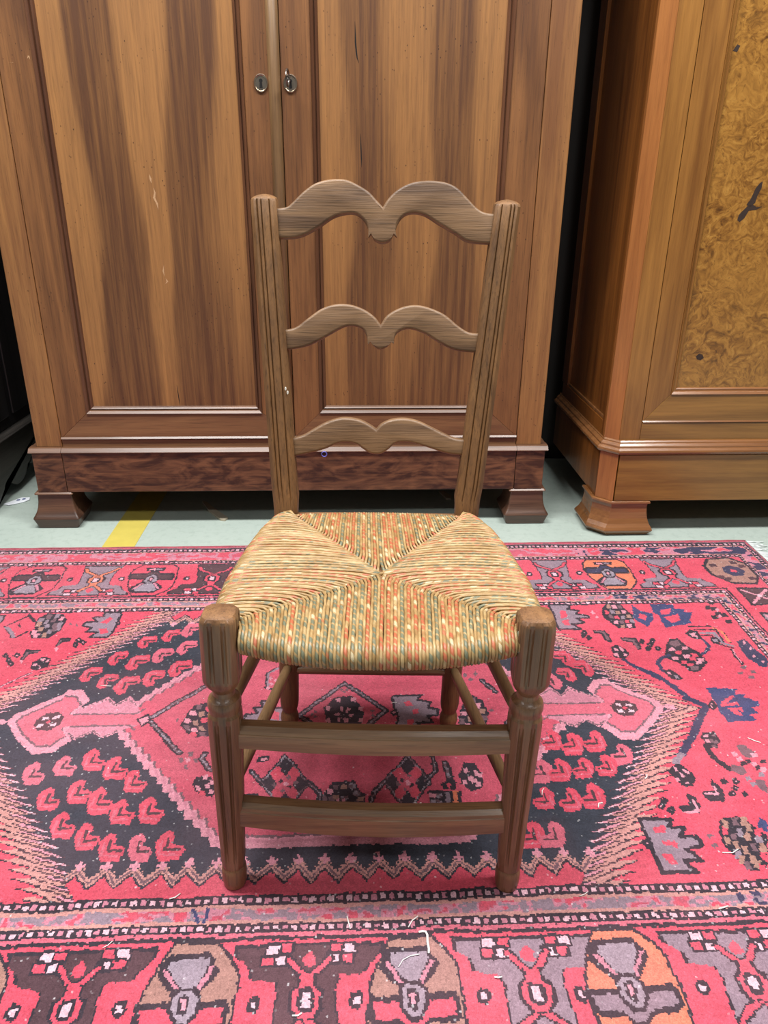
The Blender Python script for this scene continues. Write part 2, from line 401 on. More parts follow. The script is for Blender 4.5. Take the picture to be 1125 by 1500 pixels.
scuff(d1, [(-.308, .722), (-.311, .708), (-.309, .694)], .0016, yp - .0003)
scuff(d1, [(-.307, .690), (-.303, .682), (-.309, .676)], .0022, yp - .0003)
scuff(d1, [(-.611, 1.1675), (-.604, 1.1668), (-.598, 1.1682)], .0008, FY - .0004)
scuff(d1, [(-.566, 1.176), (-.563, 1.182), (-.561, 1.174)], .0014, FY - .0004)
# rounded cover strip on the left door
pr = [(-.0195 + .0285 * (i / 10), FY - .0005 - .011 * math.sin(math.pi * i / 10) ** .6) for i in range(11)]
pr = pr + [(.009, FY + .004), (-.0195, FY + .004)]
loft('cover_strip', d1, M['astragal'], [[(x, y, z) for x, y in pr] for z in (.2645, 1.924)], smooth=False).data.shade_smooth()

def escutcheon(parent, cx, cz, key):
    rx, rz = .0165, .0195; y = FY - .0002
    prof = [(1.0, 0), (1.0, .0022), (.95, .0036), (.88, .0036), (.83, .0018), (.80, .0012), (.0, .0012)]
    rings = [[(cx + rx * k * math.cos(a), y - h, cz + rz * k * math.sin(a)) for a in [2 * math.pi * i / 28 for i in range(28)]] for k, h in prof[:-1]]
    e = loft('escutcheon', parent, M['brass'], rings)
    e['label'] = 'oval aged-metal keyhole plate'
    kp = [(cx + .0042 * math.cos(a), cz + .005 + .0042 * math.sin(a)) for a in [math.radians(-50 + 280 * i / 14) for i in range(15)]]
    kp = kp + [(cx - .0036, cz - .0105), (cx + .0036, cz - .0105)]
    kp = kp[:15] + [kp[15], kp[16]]
    mesh_obj('keyhole', [(x, y - .0016, z) for x, z in kp], [tuple(range(len(kp)))], M['hole'], parent)
escutcheon(d1, -.037, 1.133, False); escutcheon(d2, .032, 1.133, True)
# key : shank sticking out, ring turned edge on
bm = bmesh.new()
def add_tube(bm, pts, r, n=10, close=False):
    pts = [Vector(p) for p in pts]; rings = []
    for i, p in enumerate(pts):
        t = (pts[min(i + 1, len(pts) - 1)] - pts[max(i - 1, 0)]) if not close else (pts[(i + 1) % len(pts)] - pts[i - 1])
        t.normalize(); u = t.cross(Vector((0.13, .2, 1)))
        if u.length < 1e-4: u = t.cross(Vector((1, 0, 0)))
        u.normalize(); w = t.cross(u)
        rad = r[i] if isinstance(r, (list, tuple)) else r
        rings.append([bm.verts.new(p + (u * math.cos(a) + w * math.sin(a)) * rad) for a in [2 * math.pi * k / n for k in range(n)]])
    m = len(rings)
    for i in range(m if close else m - 1):
        for k in range(n): bm.faces.new((rings[i][k], rings[i][(k + 1) % n], rings[(i + 1) % m][(k + 1) % n], rings[(i + 1) % m][k]))
    if not close: bm.faces.new(rings[0][::-1]); bm.faces.new(rings[-1])
add_tube(bm, [(.031, FY + .004, 1.138), (.030, FY - .020, 1.138), (.0295, FY - .034, 1.139)], [.0028, .0028, .0034])
add_tube(bm, [(.0292 + .002 * math.cos(a), FY - .050 + .017 * math.cos(a), 1.140 + .017 * math.sin(a)) for a in [2 * math.pi * i / 18 for i in range(18)]], .0022, 8, True)
bm_obj('key', bm, M['iron'], d2, True)['label'] = 'small iron key standing in the lock'
for x, z in ((-.6225, .2515), (-.6165, .2545)): pass

# ================================================================== cherry armoire (right)
B = empty('armoire', (.9, 2.01, 0), math.radians(2.9))
tag(B, 'glossy golden armoire with burl door panel and chamfered corner at the right edge', 'armoire')
XR = 1.02
def plan(o, depth=.52):
    """plan polygon grown outward by o, chamfer at both front corners"""
    return [(-.258 - o * .41, -o), (XR - .04 + o * .41, -o), (XR + o, .04 - o * .41), (XR + o, depth), (-.297 - o, depth), (-.297 - o, .04 - o * .41)]
def ring_at(o, z): return [(x, y, z) for x, y in plan(o)]
BF = .016
# base
prism('base_drawer', B, M['chy_x'], [(-.254, .103), (XR - .045, .103), (XR - .045, .2405), (-.254, .2405)], -.0008, .20, bev=.002)
prism('corner_block', B, M['chy_or'], [(-.2575, .0), (-.2575 - .039, .039), (-.2575 - .03, .05), (-.2575, .03)], .103, .2405, 'z', .0008)
prism('corner_block', B, M['chy_or'], [(XR - .041, .0), (XR - .002, .039), (XR - .01, .05), (XR - .041, .03)], .103, .2405, 'z', .0008)
board('plinth_side', B, M['chy_side'], -.2965, -.28, .0405, .52, .103, .2405)
board('plinth_side', B, M['chy_side'], XR - .02, XR - .002, .0405, .52, .103, .2405)
prof = [(.0, .2405), (.004, .242), (.0085, .245), (.0105, .250), (.0095, .2550), (.0040, .2600), (.0020, .2606), (.0015, .2650), (.0005, .2662), (-.0045, .2712), (-.0060, .2718), (-.0065, .2745), (-.0100, .2780), (-.02, .279)]
loft('base_moulding', B, M['chy_m'], [ring_at(o, z) for o, z in prof], smooth=False)
# carcass
prism('corner_post', B, M['chy_or'], [(-.2575, BF), (-.2885, BF + .031), (-.2885, BF + .045), (-.2575, BF + .035)], .2765, 2.0, 'z', .0008)
board('outer_stile', B, M['chy'], -.2572, -.2005, BF, BF + .03, .2765, 2.0, .0015)
prism('corner_post', B, M['chy_or'], [(XR - .04, BF), (XR - .009, BF + .031), (XR - .009, BF + .045), (XR - .04, BF + .035)], .2765, 2.0, 'z', .0008)
board('outer_stile', B, M['chy'], XR - .098, XR - .0405, BF, BF + .03, .2765, 2.0, .0015)
board('bottom_rail', B, M['chy_x'], -.2, XR - .0985, BF, BF + .03, .2765, .3275, .001)
board('top_rail', B, M['chy_x'], -.2, XR - .0985, BF, BF + .03, 1.90, 2.0, .001)
board('side_stile', B, M['chy_side'], -.2885, -.27, BF + .0455, BF + .06, .2765, 2.0, .001)
board('side_rail', B, M['chy_side'], -.2885, -.27, BF + .0605, .50, .2765, .318, .001)
board('side_panel', B, M['chy_side'], -.279, -.268, BF + .0605, .50, .3185, 2.0, 0)
board('side_bead', B, M['chy_m'], -.2862, -.2792, BF + .0605, .50, .3185, .3285, .002)
board('side_stile', B, M['chy_side'], -.2885, -.27, .4505, .515, .319, 2.0, .001)
board('side_panel', B, M['chy_side'], XR - .03, XR - .009, BF + .05, .52, .2765, 2.0, 0)
board('back_panel', B, M['chy_side'], -.268, XR - .03, .505, .52, .104, 2.0, 0)
loft('cornice', B, M['chy_m'], [ring_at(o, z) for o, z in ((-.01, 2.0), (.02, 2.01), (.05, 2.05), (.055, 2.09), (.02, 2.1))], smooth=False)
BP = [(0, 0), (0, .002), (.0008, .003), (.0065, -.0022), (.0075, -.0035), (.012, -.0042), (.0132, -.0036), (.0160, -.0062), (.018, -.012), (0, -.012)]
def burl_door(x0, x1, sl, sr, name):
    core = board('door', B, M['chy_side'], x0 + .003, x1 - .003, BF + .019, BF + .023, .333, 1.896, 0); core['label'] = name
    z0, z1 = .330, 1.898; xl, xr, zl, zh = x0 + sl, x1 - sr, .4055, 1.82; y0, y1 = BF + .001, BF + .0185
    prism('door_stile', core, M['chy'], [(x0, z0), (xl, zl), (xl, zh), (x0, z1)], y0, y1)
    prism('door_stile', core, M['chy'], [(x1, z0), (x1, z1), (xr, zh), (xr, zl)], y0, y1)
    prism('door_rail', core, M['chy_x'], [(x0, z0), (x1, z0), (xr, zl), (xl, zl)], y0, y1)
    prism('door_rail', core, M['chy_x'], [(x0, z1), (xl, zh), (xr, zh), (x1, z1)], y0, y1)
    for a, b_, iw, mt in (((xl, y0, zl), (xr, y0, zl), (0, 0, 1), 'chy_m'), ((xr, y0, zh), (xl, y0, zh), (0, 0, -1), 'chy_m'), ((xl, y0, zh), (xl, y0, zl), (1, 0, 0), 'chy'), ((xr, y0, zl), (xr, y0, zh), (-1, 0, 0), 'chy')):
        straight_moulding('panel_moulding', core, M[mt], BP, a, b_, iw)
    board('door_panel', core, M['burl'], xl + .0165, xr - .0165, y0 + .0095, y0 + .017, zl + .0165, zh - .0165, 0)
    loft('door_bead', core, M['chy_m'], [[(x, y0 + .006, z0 - .0015), (x, y0 - .0030, z0 - .0015), (x, y0 - .0034, z0 - .0008), (x, y0 - .0002, z0 + .0026), (x, y0 + .006, z0 + .0026)] for x in (x0, x1)], smooth=False)
    return core, xl, y0 + .0095
bd, bxl, by = burl_door(-.199, .360, .0665, .06, 'left door with burl veneer panel')
burl_door(.363, XR - .1, .06, .0665, 'right door with burl veneer panel')
def blot(pts, parent, y):
    cx_ = sum(q[0] for q in pts) / len(pts); cz_ = sum(q[1] for q in pts) / len(pts)
    pts = [(cx_ + (x - cx_) * 1.3, cz_ + (z - cz_) * 1.15) for x, z in pts]
    mesh_obj('burl_flaw', [(x, y, z) for x, z in pts], [tuple(range(len(pts)))], M['knot'], parent)
M['knot'] = plain('burl_flaw_dark', lin(48, 34, 28), .6, noise=.4, nscale=90)
blot([(-.012, .882), (-.006, .893), (.0, .915), (.006, .925), (.011, .928), (.011, .915), (.006, .9), (.004, .886), (-.004, .878)], bd, by - .0004)
blot([(-.026, .856), (-.022, .862), (-.012, .874), (-.002, .877), (.006, .872), (.017, .874), (.006, .867), (-.008, .865), (-.014, .850), (-.022, .842), (-.027, .846)], bd, by - .0004)
blot([(-.075, .506), (-.070, .512), (-.062, .510), (-.058, .502), (-.064, .497), (-.072, .499)], bd, by - .0004)
blot([(-.112, 1.205), (-.106, 1.216), (-.100, 1.214), (-.104, 1.203)], bd, by - .0004)
# feet : splayed, chamfered outer corner
def foot_ring(cx0, cx1, y0, y1, ch, z, side):
    if side < 0: return [(cx0 + ch, y0, z), (cx1, y0, z), (cx1, y1, z), (cx0, y1, z), (cx0, y0 + ch, z)]
    return [(cx0, y0, z), (cx1 - ch, y0, z), (cx1, y0 + ch, z), (cx1, y1, z), (cx0, y1, z)]
fp = [(0, .004), (.0015, .007), (.014, .0165), (.017, .018), (.020, .0178), (.026, .015), (.036, .009), (.05, .004), (.068, .001), (.084, .0), (.0945, .001)]
for side in (-1, 1):
    for yy in (0, 1):
        y0, y1 = (.002, .125) if yy == 0 else (.40, .50)
        a0, a1 = ((-.300, -.156) if side < 0 else (XR - .142, XR - .004))
        if yy: a0, a1 = a0 - side * .1, a1 - side * .1
        rings = []
        for z, g_ in fp:
            rings.append(foot_ring(a0 - g_, a1 + g_, y0 - g_, y1 + g_, .042, z, side))
        ft = loft('foot', B, M['chy_m'], rings, smooth=False)
        loft('foot_lip', ft, M['chy_m'], [foot_ring(a0 - g_, a1 + g_, y0 - g_, y1 + g_, .042, z, side) for z, g_ in ((.0945, .003), (.096, .006), (.101, .006), (.1028, .003))], smooth=False)

# ================================================================== dark cabinet, far left
D = empty('dark_cabinet', (-1.165, 2.14, 0), 0)
tag(D, 'black-stained cabinet with scalloped apron at the left edge', 'cabinet')
board('body', D, M['ebony'], -.45, -.012, -.105, .46, .204, 1.9, .004)
for y0, y1 in ((-.08, .17), (.20, .44)):
    board('side_panel', D, M['ebony'], -.012, -.004, y0, y1, .24, 1.85, .003)
board('top_board', D, M['ebony'], -.47, .02, -.12, .47, 1.9, 1.94, .006)
mp = [(-.012, .186), (.006, .186), (.010, .1885), (.010, .1915), (.0065, .195), (.0055, .197), (.0005, .202), (-.012, .204)]
loft('base_moulding', D, M['ebony_m'], [[(x, y, z) for x, z in mp] for y in (-.115, .47)], smooth=False)
ap = [(.46, .1855), (.46, .0), (.415, .0), (.40, .02), (.38, .036), (.35, .046), (.31, .05), (.28, .052), (.26, .054), (.235, .060), (.222, .068), (.216, .057), (.206, .046), (.195, .039), (.180, .032), (.165, .028), (.15, .027), (.13, .028), (.118, .034), (.105, .040), (.085, .052), (.065, .062), (.055, .056), (.045, .044), (.03, .032), (.01, .022), (-.01, .012), (-.03, .0), (-.10, .0), (-.10, .1855)]
bm = bmesh.new()
lo = [bm.verts.new((-.014, y, z)) for y, z in ap]; hi = [bm.verts.new((.0, y, z)) for y, z in ap]
bm.faces.new(lo); bm.faces.new(hi)
for i in range(len(ap)): bm.faces.new((lo[i], hi[i], hi[(i + 1) % len(ap)], lo[(i + 1) % len(ap)]))
bmesh.ops.triangulate(bm, faces=[f for f in bm.faces if len(f.verts) > 4])
bm_obj('scalloped_apron', bm, M['ebony_x'], D)
for y in (-.07, .42):
    board('leg', D, M['ebony'], -.44, -.40, y - .02, y + .02, 0, .204, .003)

# ================================================================== the rush-seated chair
CHX, CHY = -.012, .97
chair = empty('ladder_back_chair', (CHX, CHY, .0046))
tag(chair, 'oak ladder-back chair with multicoloured woven rush seat standing on the red rug', 'chair')
def W(p): return (p[0] - CHX, p[1] - CHY, p[2])

def section(n, hx, hy, sq, diag, groove, gw=.16, gpos=(-.36, .36), faces=(0, 1, 2, 3)):
    """closed cross-section: blend of circle (sq 0) and chamfered square (sq 1), grooves cut in the faces"""
    out = []
    for i in range(n):
        a = 2 * math.pi * (i + .5) / n
        c, s = math.cos(a), math.sin(a)
        r = min(1 / max(abs(c), 1e-6), 1 / max(abs(s), 1e-6), diag / max((abs(c) + abs(s)) * .7071, 1e-6))
        r = r * sq + (1 - sq)
        x, y = r * c, r * s
        if groove:
            k = int(((a + math.pi / 4) % (2 * math.pi)) // (math.pi / 2))
            if k in faces:
                t = (y if k in (0, 2) else x)
                for gp in gpos:
                    d = abs(t - gp) / gw
                    if d < 1:
                        cut = groove * (1 - d * d)
                        if k in (0, 2): x -= math.copysign(cut, x)
                        else: y -= math.copysign(cut, y)
        out.append((x * hx, y * hy))
    return out

def lathe_leg(name, mat, path, parent, n=168, gpos=(-.36, .36), gw=.15):
    """path rows: centre(x,y,z), half x, half y, squareness, chamfer, groove"""
    rings = []
    for (cx, cy, cz), hx, hy, sq, dg, gr in path:
        rings.append([W((cx + x, cy + y, cz)) for x, y in section(n, hx, hy, sq, dg, gr, gw, gpos)])
    return loft(name, parent, mat, rings)

def lerp(a, b, t): return a + (b - a) * t
for sgn in (-1, 1):
    foot = (-.2095, .800) if sgn < 0 else (.181, .800)
    topc = (-.199, .806) if sgn < 0 else (.1865, .806)
    prof = [(0, .0135, 0, 1.2, 0), (.0015, .0155, 0, 1.2, 0), (.012, .0172, 0, 1.2, 0), (.026, .0176, 0, 1.2, 0), (.034, .0168, 0, 1.2, 0), (.037, .0150, .1, 1.2, 0),
            (.040, .0152, .75, 1.13, 0), (.052, .0158, .85, 1.12, .05), (.075, .0164, .85, 1.12, .2), (.14, .0178, .85, 1.12, .2), (.21, .0193, .85, 1.12, .2), (.275, .0207, .85, 1.12, .2), (.292, .0210, .8, 1.12, .08), (.300, .0211, .6, 1.14, .0),
            (.304, .0200, .1, 1.2, 0), (.307, .0203, 0, 1.2, 0), (.312, .0216, 0, 1.2, 0), (.318, .0216, 0, 1.2, 0), (.323, .0200, 0, 1.2, 0), (.3255, .0165, 0, 1.2, 0), (.329, .0140, 0, 1.2, 0), (.335, .0138, 0, 1.2, 0), (.340, .0165, .15, 1.2, 0), (.347, .0205, .5, 1.2, 0),
            (.354, .0222, .85, 1.2, .0), (.358, .0225, .92, 1.22, .06), (.39, .0226, .92, 1.22, .18), (.43, .0224, .92, 1.22, .18), (.440, .0223, .92, 1.22, .05), (.444, .0216, .85, 1.2, 0), (.4475, .0196, .6, 1.2, 0), (.4490, .0130, .3, 1.2, 0), (.4492, .004, .2, 1.2, 0)]
    path = []
    for z, h, sq, dg, gr in prof:
        t = z / .449
        path.append(((lerp(foot[0], topc[0], t), lerp(foot[1], topc[1], t), z), h, h, sq, dg, gr))
    lathe_leg('front_leg', M['oak_leg'], path, chair)

# back posts : turned leg below the seat, grooved and raked post above it
LEAN = Vector((0, .09, .47)).normalized()
for sgn in (-1, 1):
    if sgn < 0: f, s_, t_ = (-.1705, 1.146), (-.1625, 1.177), (-.187, 1.2665)
    else: f, s_, t_ = (.1215, 1.146), (.1375, 1.177), (.1835, 1.2665)
    low = [(0, .0090, 0, 0), (.002, .0115, 0, 0), (.008, .0150, 0, 0), (.016, .0164, 0, 0), (.024, .0160, 0, 0), (.031, .0138, 0, 0), (.034, .0130, 0, 0), (.037, .0136, 0, 0), (.042, .0155, 0, 0), (.052, .0168, .1, 0), (.08, .0172, .15, 0), (.14, .0176, .2, 0), (.25, .0182, .3, 0), (.36, .0188, .5, 0), (.40, .0192, .7, 0)]
    path = []
    for z, h, sq, gr in low:
        t = z / .43
        path.append(((lerp(f[0], s_[0], t), lerp(f[1], s_[1], t), z), h, h, sq, 1.25, gr))
    path.append(((s_[0], s_[1], .43), .0195, .0175, .9, 1.25, .0))
    path.append(((s_[0], s_[1] + .003, .445), .0205, .0180, .92, 1.24, .10))
    H = .897 if sgn < 0 else .892
    for k in range(1, 13):
        t = k / 12
        z = lerp(.43, H, t)
        path.append(((lerp(s_[0], t_[0], t), lerp(s_[1], t_[1], t), z), lerp(.0208, .0198, t), .0175, .92, 1.22, .17))
    for dz, h, sq in ((.0035, .93, .9), (.0065, .72, .8), (.0085, .40, .6), (.0095, .1, .3)):
        path.append(((t_[0], t_[1] + dz * .19, H + dz), .0198 * h, .0175 * h, sq, 1.22, 0))
    lathe_leg('back_post', M['oak'], path, chair, gpos=(-.46, -.16, .46) if sgn < 0 else (-.46, .22, .5), gw=.055)

TOPS = [(-172,465),(-155,467),(-144,474),(-129,488),(-112,500),(-95,506),(-78,508),(-61,507),(-44,500),(-27,490),(-15,478),(-6,469),(2,481),(15,493),(32,502),(48,506),(70,507),(91,504),(108,496),(125,480),(138,468),(151,462),(164,460),(160,416),(127,419),(105,431),(79,445),(58,457),(41,460),(28,457),(19,448),(14,435),(16,425),(11,430),(5,420),(-6,416),(-18,420),(-24,430),(-28,424),(-29,438),(-36,450),(-48,458),(-63,458),(-83,452),(-108,436),(-138,423),(-168,422)]
MIDS = [(-156,285),(-143,289),(-123,303),(-101,318),(-79,325),(-57,325),(-35,318),(-18,307),(-8,295),(2,309),(21,320),(43,325),(65,322),(92,311),(114,294),(132,284),(145,283),(141,252),(111,256),(84,268),(62,281),(39,288),(24,285),(15,277),(13,265),(9,268),(2,260),(-9,256),(-18,261),(-24,268),(-28,264),(-30,276),(-37,287),(-53,292),(-70,288),(-101,271),(-128,259),(-154,253)]
LOWS = [(-143,114),(-133,119),(-116,129),(-96,140),(-75,147),(-58,148),(-38,144),(-21,135),(-14,130),(-5,139),(11,146),(32,148),(53,144),(73,135),(98,123),(115,116),(126,114),(124,88),(103,91),(70,101),(45,108),(28,109),(16,106),(6,97),(-5,90),(-15,89),(-25,91),(-36,98),(-46,105),(-63,108),(-79,105),(-94,98),(-113,92),(-142,83)]
def smooth_outline(pts, sharp, n=4):
    out = []; m = len(pts)
    for i in range(m):
        p0, p1, p2, p3 = (Vector(pts[(i + k) % m]) for k in (-1, 0, 1, 2))
        if i in sharp: p0 = p1 - (p2 - p1)
        if (i + 1) % m in sharp: p3 = p2 + (p2 - p1)
        for k in range(n):
            t = k / n
            out.append(.5 * ((2 * p1) + (p2 - p0) * t + (2 * p0 - 5 * p1 + 4 * p2 - p3) * t * t + (-p0 + 3 * p1 - 3 * p2 + p3) * t ** 3))
    return out
def slat(pts, notch, th=.018, ext=.010):
    # tenons: push the outline ends a little into the posts
    xs = [p[0] for p in pts]; x0, x1 = min(xs), max(xs)
    q = [(p[0] - (ext * 1000 if p[0] < x0 + 8 else 0) + (ext * 1000 if p[0] > x1 - 8 else 0), p[1]) for p in pts]
    ends = {i for i, p in enumerate(pts) if p[0] < x0 + 8 or p[0] > x1 - 8}
    o = [Vector(v) for v in smooth_outline(q, set(notch) | ends)]
    m = len(o)
    area_ = sum(o[i].x * o[(i + 1) % m].y - o[(i + 1) % m].x * o[i].y for i in range(m))
    sg = 1 if area_ > 0 else -1
    nin = []
    for i in range(m):
        e1 = (o[i] - o[i - 1]).normalized(); e2 = (o[(i + 1) % m] - o[i]).normalized()
        n1 = Vector((-e1.y, e1.x)) * sg; n2 = Vector((-e2.y, e2.x)) * sg
        n = n1 + n2
        if n.length < .2: n = n1
        n.normalize(); dmin = min([((o[i].x - pts[b_][0]) ** 2 + (o[i].y - pts[b_][1]) ** 2) ** .5 for b_ in notch[1:]] + [99])
        nin.append(n / max(.6, n.dot(n1)) * min(1.0, max(.06, (dmin - 4) / 12)))
    nrm = Vector((1, 0, 0)).cross(LEAN)
    if nrm.y > 0: nrm = -nrm
    base = Vector((0, 1.168, .43)); rings = []
    for ins, dep in ((4.2, 0), (2.9, .3), (1.5, 1.2), (.5, 2.6), (0, 4.6), (0, th * 1000 - 2), (1.5, th * 1000)):
        rings.append([W(base + LEAN * ((o[i].y + nin[i].y * ins) / 1000) + Vector(((o[i].x + nin[i].x * ins) / 1000, 0, 0)) - nrm * (dep / 1000)) for i in range(m)])
    ob = loft('back_slat', chair, M['oak_slat'], rings)
    bm = bmesh.new(); bm.from_mesh(ob.data); bmesh.ops.triangulate(bm, faces=[f for f in bm.faces if len(f.verts) > 4], ngon_method='EAR_CLIP'); bm.to_mesh(ob.data); bm.free()
    return ob
slat(TOPS, [11, 32, 33, 37, 38])['label'] = 'top back slat with two humps'
slat(MIDS, [8, 24, 25, 29, 30])
slat(LOWS, [8])

# ---- stretchers
def rod(name, a, b, r0, r1, mat, n=14, bow=(0, 0, 0)):
    bm = bmesh.new(); a, b = Vector(W(a)), Vector(W(b)); pts = []; rad = []
    for i in range(13):
        t = i / 12; pts.append(a.lerp(b, t) + Vector(bow) * math.sin(math.pi * t)); rad.append(lerp(r0, r1, math.sin(math.pi * t) ** .7))
    add_tube(bm, pts, rad, n); return bm_obj(name, bm, mat, chair, True)
def flat_rail(name, z_l, z_r, sag, h, d, yc, xa, xb, mat):
    """front stretcher: rounded top, lower edge bowed, thin scratch line along the face"""
    rings = []
    for i in range(17):
        t = i / 16; s = math.sin(math.pi * t)
        x = lerp(xa, xb, t); zc = lerp(z_l, z_r, t) - sag * s; hh = h * (1 + .12 * s); y = yc - .004 * s
        sec = [(-d, -hh), (d, -hh), (d, hh * .6), (d * .7, hh * .9), (d * .2, hh), (-d * .4, hh * .93), (-d * .85, hh * .66), (-d * .9, hh * .40), (-d * .99, hh * .36), (-d * 1.0, hh * .30)]
        rings.append([W((x, y + a, zc + b)) for a, b in sec])
    return loft(name, chair, mat, rings)
flat_rail('front_stretcher', .268, .263, .003, .0160, .0125, .803, -.196, .177, M['oak_str'])
flat_rail('front_stretcher', .137, .129, .008, .0185, .0135, .803, -.200, .176, M['oak_str'])
rod('back_stretcher', (-.166, 1.152, .120), (.128, 1.152, .119), .0085, .0095, M['oak_str'])
# side stretchers, two on each side
rod('side_stretcher', (-.1955, .815, .307), (-.165, 1.158, .274), .0080, .0092, M['oak_sts'])
rod('side_stretcher', (-.2045, .815, .164), (-.169, 1.138, .129), .0082, .0096, M['oak_sts'])
rod('side_stretcher', (.1745, .815, .300), (.134, 1.158, .266), .0080, .0092, M['oak_sts'])
rod('side_stretcher', (.1780, .815, .160), (.1275, 1.138, .127), .0082, .0096, M['oak_sts'])
# seat rails buried in the rush
for a, b in (((-.197, .806, .405), (-.163, 1.176, .405)), ((.186, .806, .405), (.137, 1.176, .405)), ((-.197, .806, .405), (.186, .806, .405)), ((-.163, 1.176, .405), (.137, 1.176, .405))):
    rod('seat_rail', a, b, .011, .012, M['oak_str'], 10)

# ---- rush seat : one twisted strand after another in four wedges
def rush_mat():
    m, nt, b = new_mat('twisted_rush'); g = N(nt)
    def at(n):
        a = g('ShaderNodeAttribute'); a.attribute_name = n; return a.outputs['Fac']
    u, v, tone, rnd = at('along'), at('around'), at('tone'), at('rnd')
    tw = g.math('FRACT', g.math('ADD', g.math('ADD', g.math('MULTIPLY', u, 84.0), v), g.math('MULTIPLY', rnd, 9.0)))
    cell = g.math('FLOOR', g.math('ADD', g.math('ADD', g.math('MULTIPLY', u, 84.0), v), g.math('MULTIPLY', rnd, 9.0)))
    wn = g('ShaderNodeTexWhiteNoise', {'Vector': g('ShaderNodeCombineXYZ', {0: cell, 1: g.math('MULTIPLY', rnd, 91.0), 2: 0.0}).outputs[0]}, noise_dimensions='3D')
    nz = g('ShaderNodeTexNoise', {'Vector': g('ShaderNodeCombineXYZ', {0: g.math('MULTIPLY', u, 40.0), 1: g.math('MULTIPLY', rnd, 60.0), 2: v}).outputs[0], 'Scale': 1.0, 'Detail': 3.0})
    straw = g.ramp(nz.outputs['Fac'], [(.25, lin(122, 92, 54)), (.5, lin(156, 126, 82)), (.75, lin(184, 162, 120))]).outputs[0]
    fibre = g('ShaderNodeTexNoise', {'Vector': g('ShaderNodeCombineXYZ', {0: g.math('MULTIPLY', u, 90.0), 1: g.math('MULTIPLY', g.math('ADD', v, g.math('MULTIPLY', u, 20.0)), 14.0), 2: g.math('MULTIPLY', rnd, 40.0)}).outputs[0], 'Scale': 1.0, 'Detail': 2.0})
    red, green = lin(168, 82, 58), lin(92, 104, 88)
    dye = g.mix(g.math('GREATER_THAN', tone, 1.5), red, green)
    alt = g.mix(g.math('GREATER_THAN', wn.outputs['Value'], .91), dye, lin(198, 182, 148))
    on = g.math('MULTIPLY', g.math('GREATER_THAN', tone, .5), g.math('MULTIPLY', g.math('LESS_THAN', tw, .72), g.math('GREATER_THAN', wn.outputs['Value'], .16)))
    fleck = g.math('MULTIPLY', g.math('LESS_THAN', tone, .5), g.math('MULTIPLY', g.math('LESS_THAN', tw, .5), g.math('GREATER_THAN', wn.outputs['Value'], .94)))
    c = g.mix(g.math('MULTIPLY', on, .82), straw, alt)
    c = g.mix(g.math('MULTIPLY', fleck, .6), c, g.mix(g.math('GREATER_THAN', wn.outputs['Value'], .97), red, green))
    fm = g('ShaderNodeMapRange', {'Value': fibre.outputs['Fac'], 'From Min': .3, 'From Max': .7, 'To Min': .86, 'To Max': 1.12}).outputs[0]
    c = g.mix(1.0, c, g('ShaderNodeCombineColor', {0: fm, 1: fm, 2: fm}).outputs[0], 'MULTIPLY')
    g.link(c, b.inputs['Base Color']); b.inputs['Roughness'].default_value = .42; b.inputs['Specular IOR Level'].default_value = .45
    hb = g.math('PINGPONG', tw, .5)
    bp = g('ShaderNodeBump', {'Strength': .5, 'Distance': .0012, 'Height': hb}); g.link(bp.outputs[0], b.inputs['Normal'])
    return m
M['rush'] = rush_mat()

class Strands:
    def __init__(s): s.v = []; s.f = []; s.a = []; s.b = []; s.t = []; s.r = []
    def add(s, pts, r, tone, rnd, ref, sides=7):
        pts = [Vector(p) for p in pts]; L = 0.0; base = len(s.v); m = sides + 1
        for i, p in enumerate(pts):
            if i: L += (p - pts[i - 1]).length
            t = (pts[min(i + 1, len(pts) - 1)] - pts[max(i - 1, 0)]).normalized()
            w = t.cross(ref).normalized() if abs(t.dot(ref)) < .999 else Vector((0, 0, 1))
            u = ref
            for k in range(m):
                a = 2 * math.pi * k / sides
                rr = r[i] if isinstance(r, list) else r
                s.v.append(W(p + (u * math.cos(a) + w * math.sin(a)) * rr)); s.a.append(L); s.b.append(k / sides); s.t.append(tone); s.r.append(rnd)
            if i:
                for k in range(sides):
                    o = base + (i - 1) * m + k
                    s.f.append((o, o + 1, o + m + 1, o + m))
    def build(s, name, parent):
        o = mesh_obj(name, s.v, s.f, M['rush'], parent, True)
        for n, d in (('along', s.a), ('around', s.b), ('tone', s.t), ('rnd', s.r)):
            o.data.attributes.new(n, 'FLOAT', 'POINT').data.foreach_set('value', np.array(d, np.float32))
        o['kind'] = 'stuff'
        return o
rng = random.Random(11)
ZT = .4255
CF, CB = (-.003, .951), (-.003, .951)
SFL, SFR, SBL, SBR = (-.186, .826), (.178, .826), (-.150, 1.150), (.128, 1.150)
def bez(p, q, t): return Vector(p).lerp(Vector(q), t)
def rail_wrap(edge_pt, outdir, R_=.0185, depth=.07, n=9):
    """from the top of the rail over its outside and back underneath"""
    e = Vector(edge_pt); o = Vector(outdir); out = []
    for i in range(n + 1):
        a = math.pi * i / n
        out.append(e + o * (math.sin(a) * R_) + Vector((0, 0, -(1 - math.cos(a)) * R_)))
    out.append(e - o * depth + Vector((0, 0, -2 * R_ + .004)))
    return out
tones = lambda i: (0 if i % 2 == 0 else (1 if rng.random() < .55 else 2))
def edge_front(x):
    k = (x - (-.006)) / .178
    return .7715 + .036 * abs(k) ** 2.4
def edge_back(x): return 1.152 - .010 * abs((x + .011) / .13) ** 2
def zpuff(t): return .0035 * math.sin(math.pi * t)
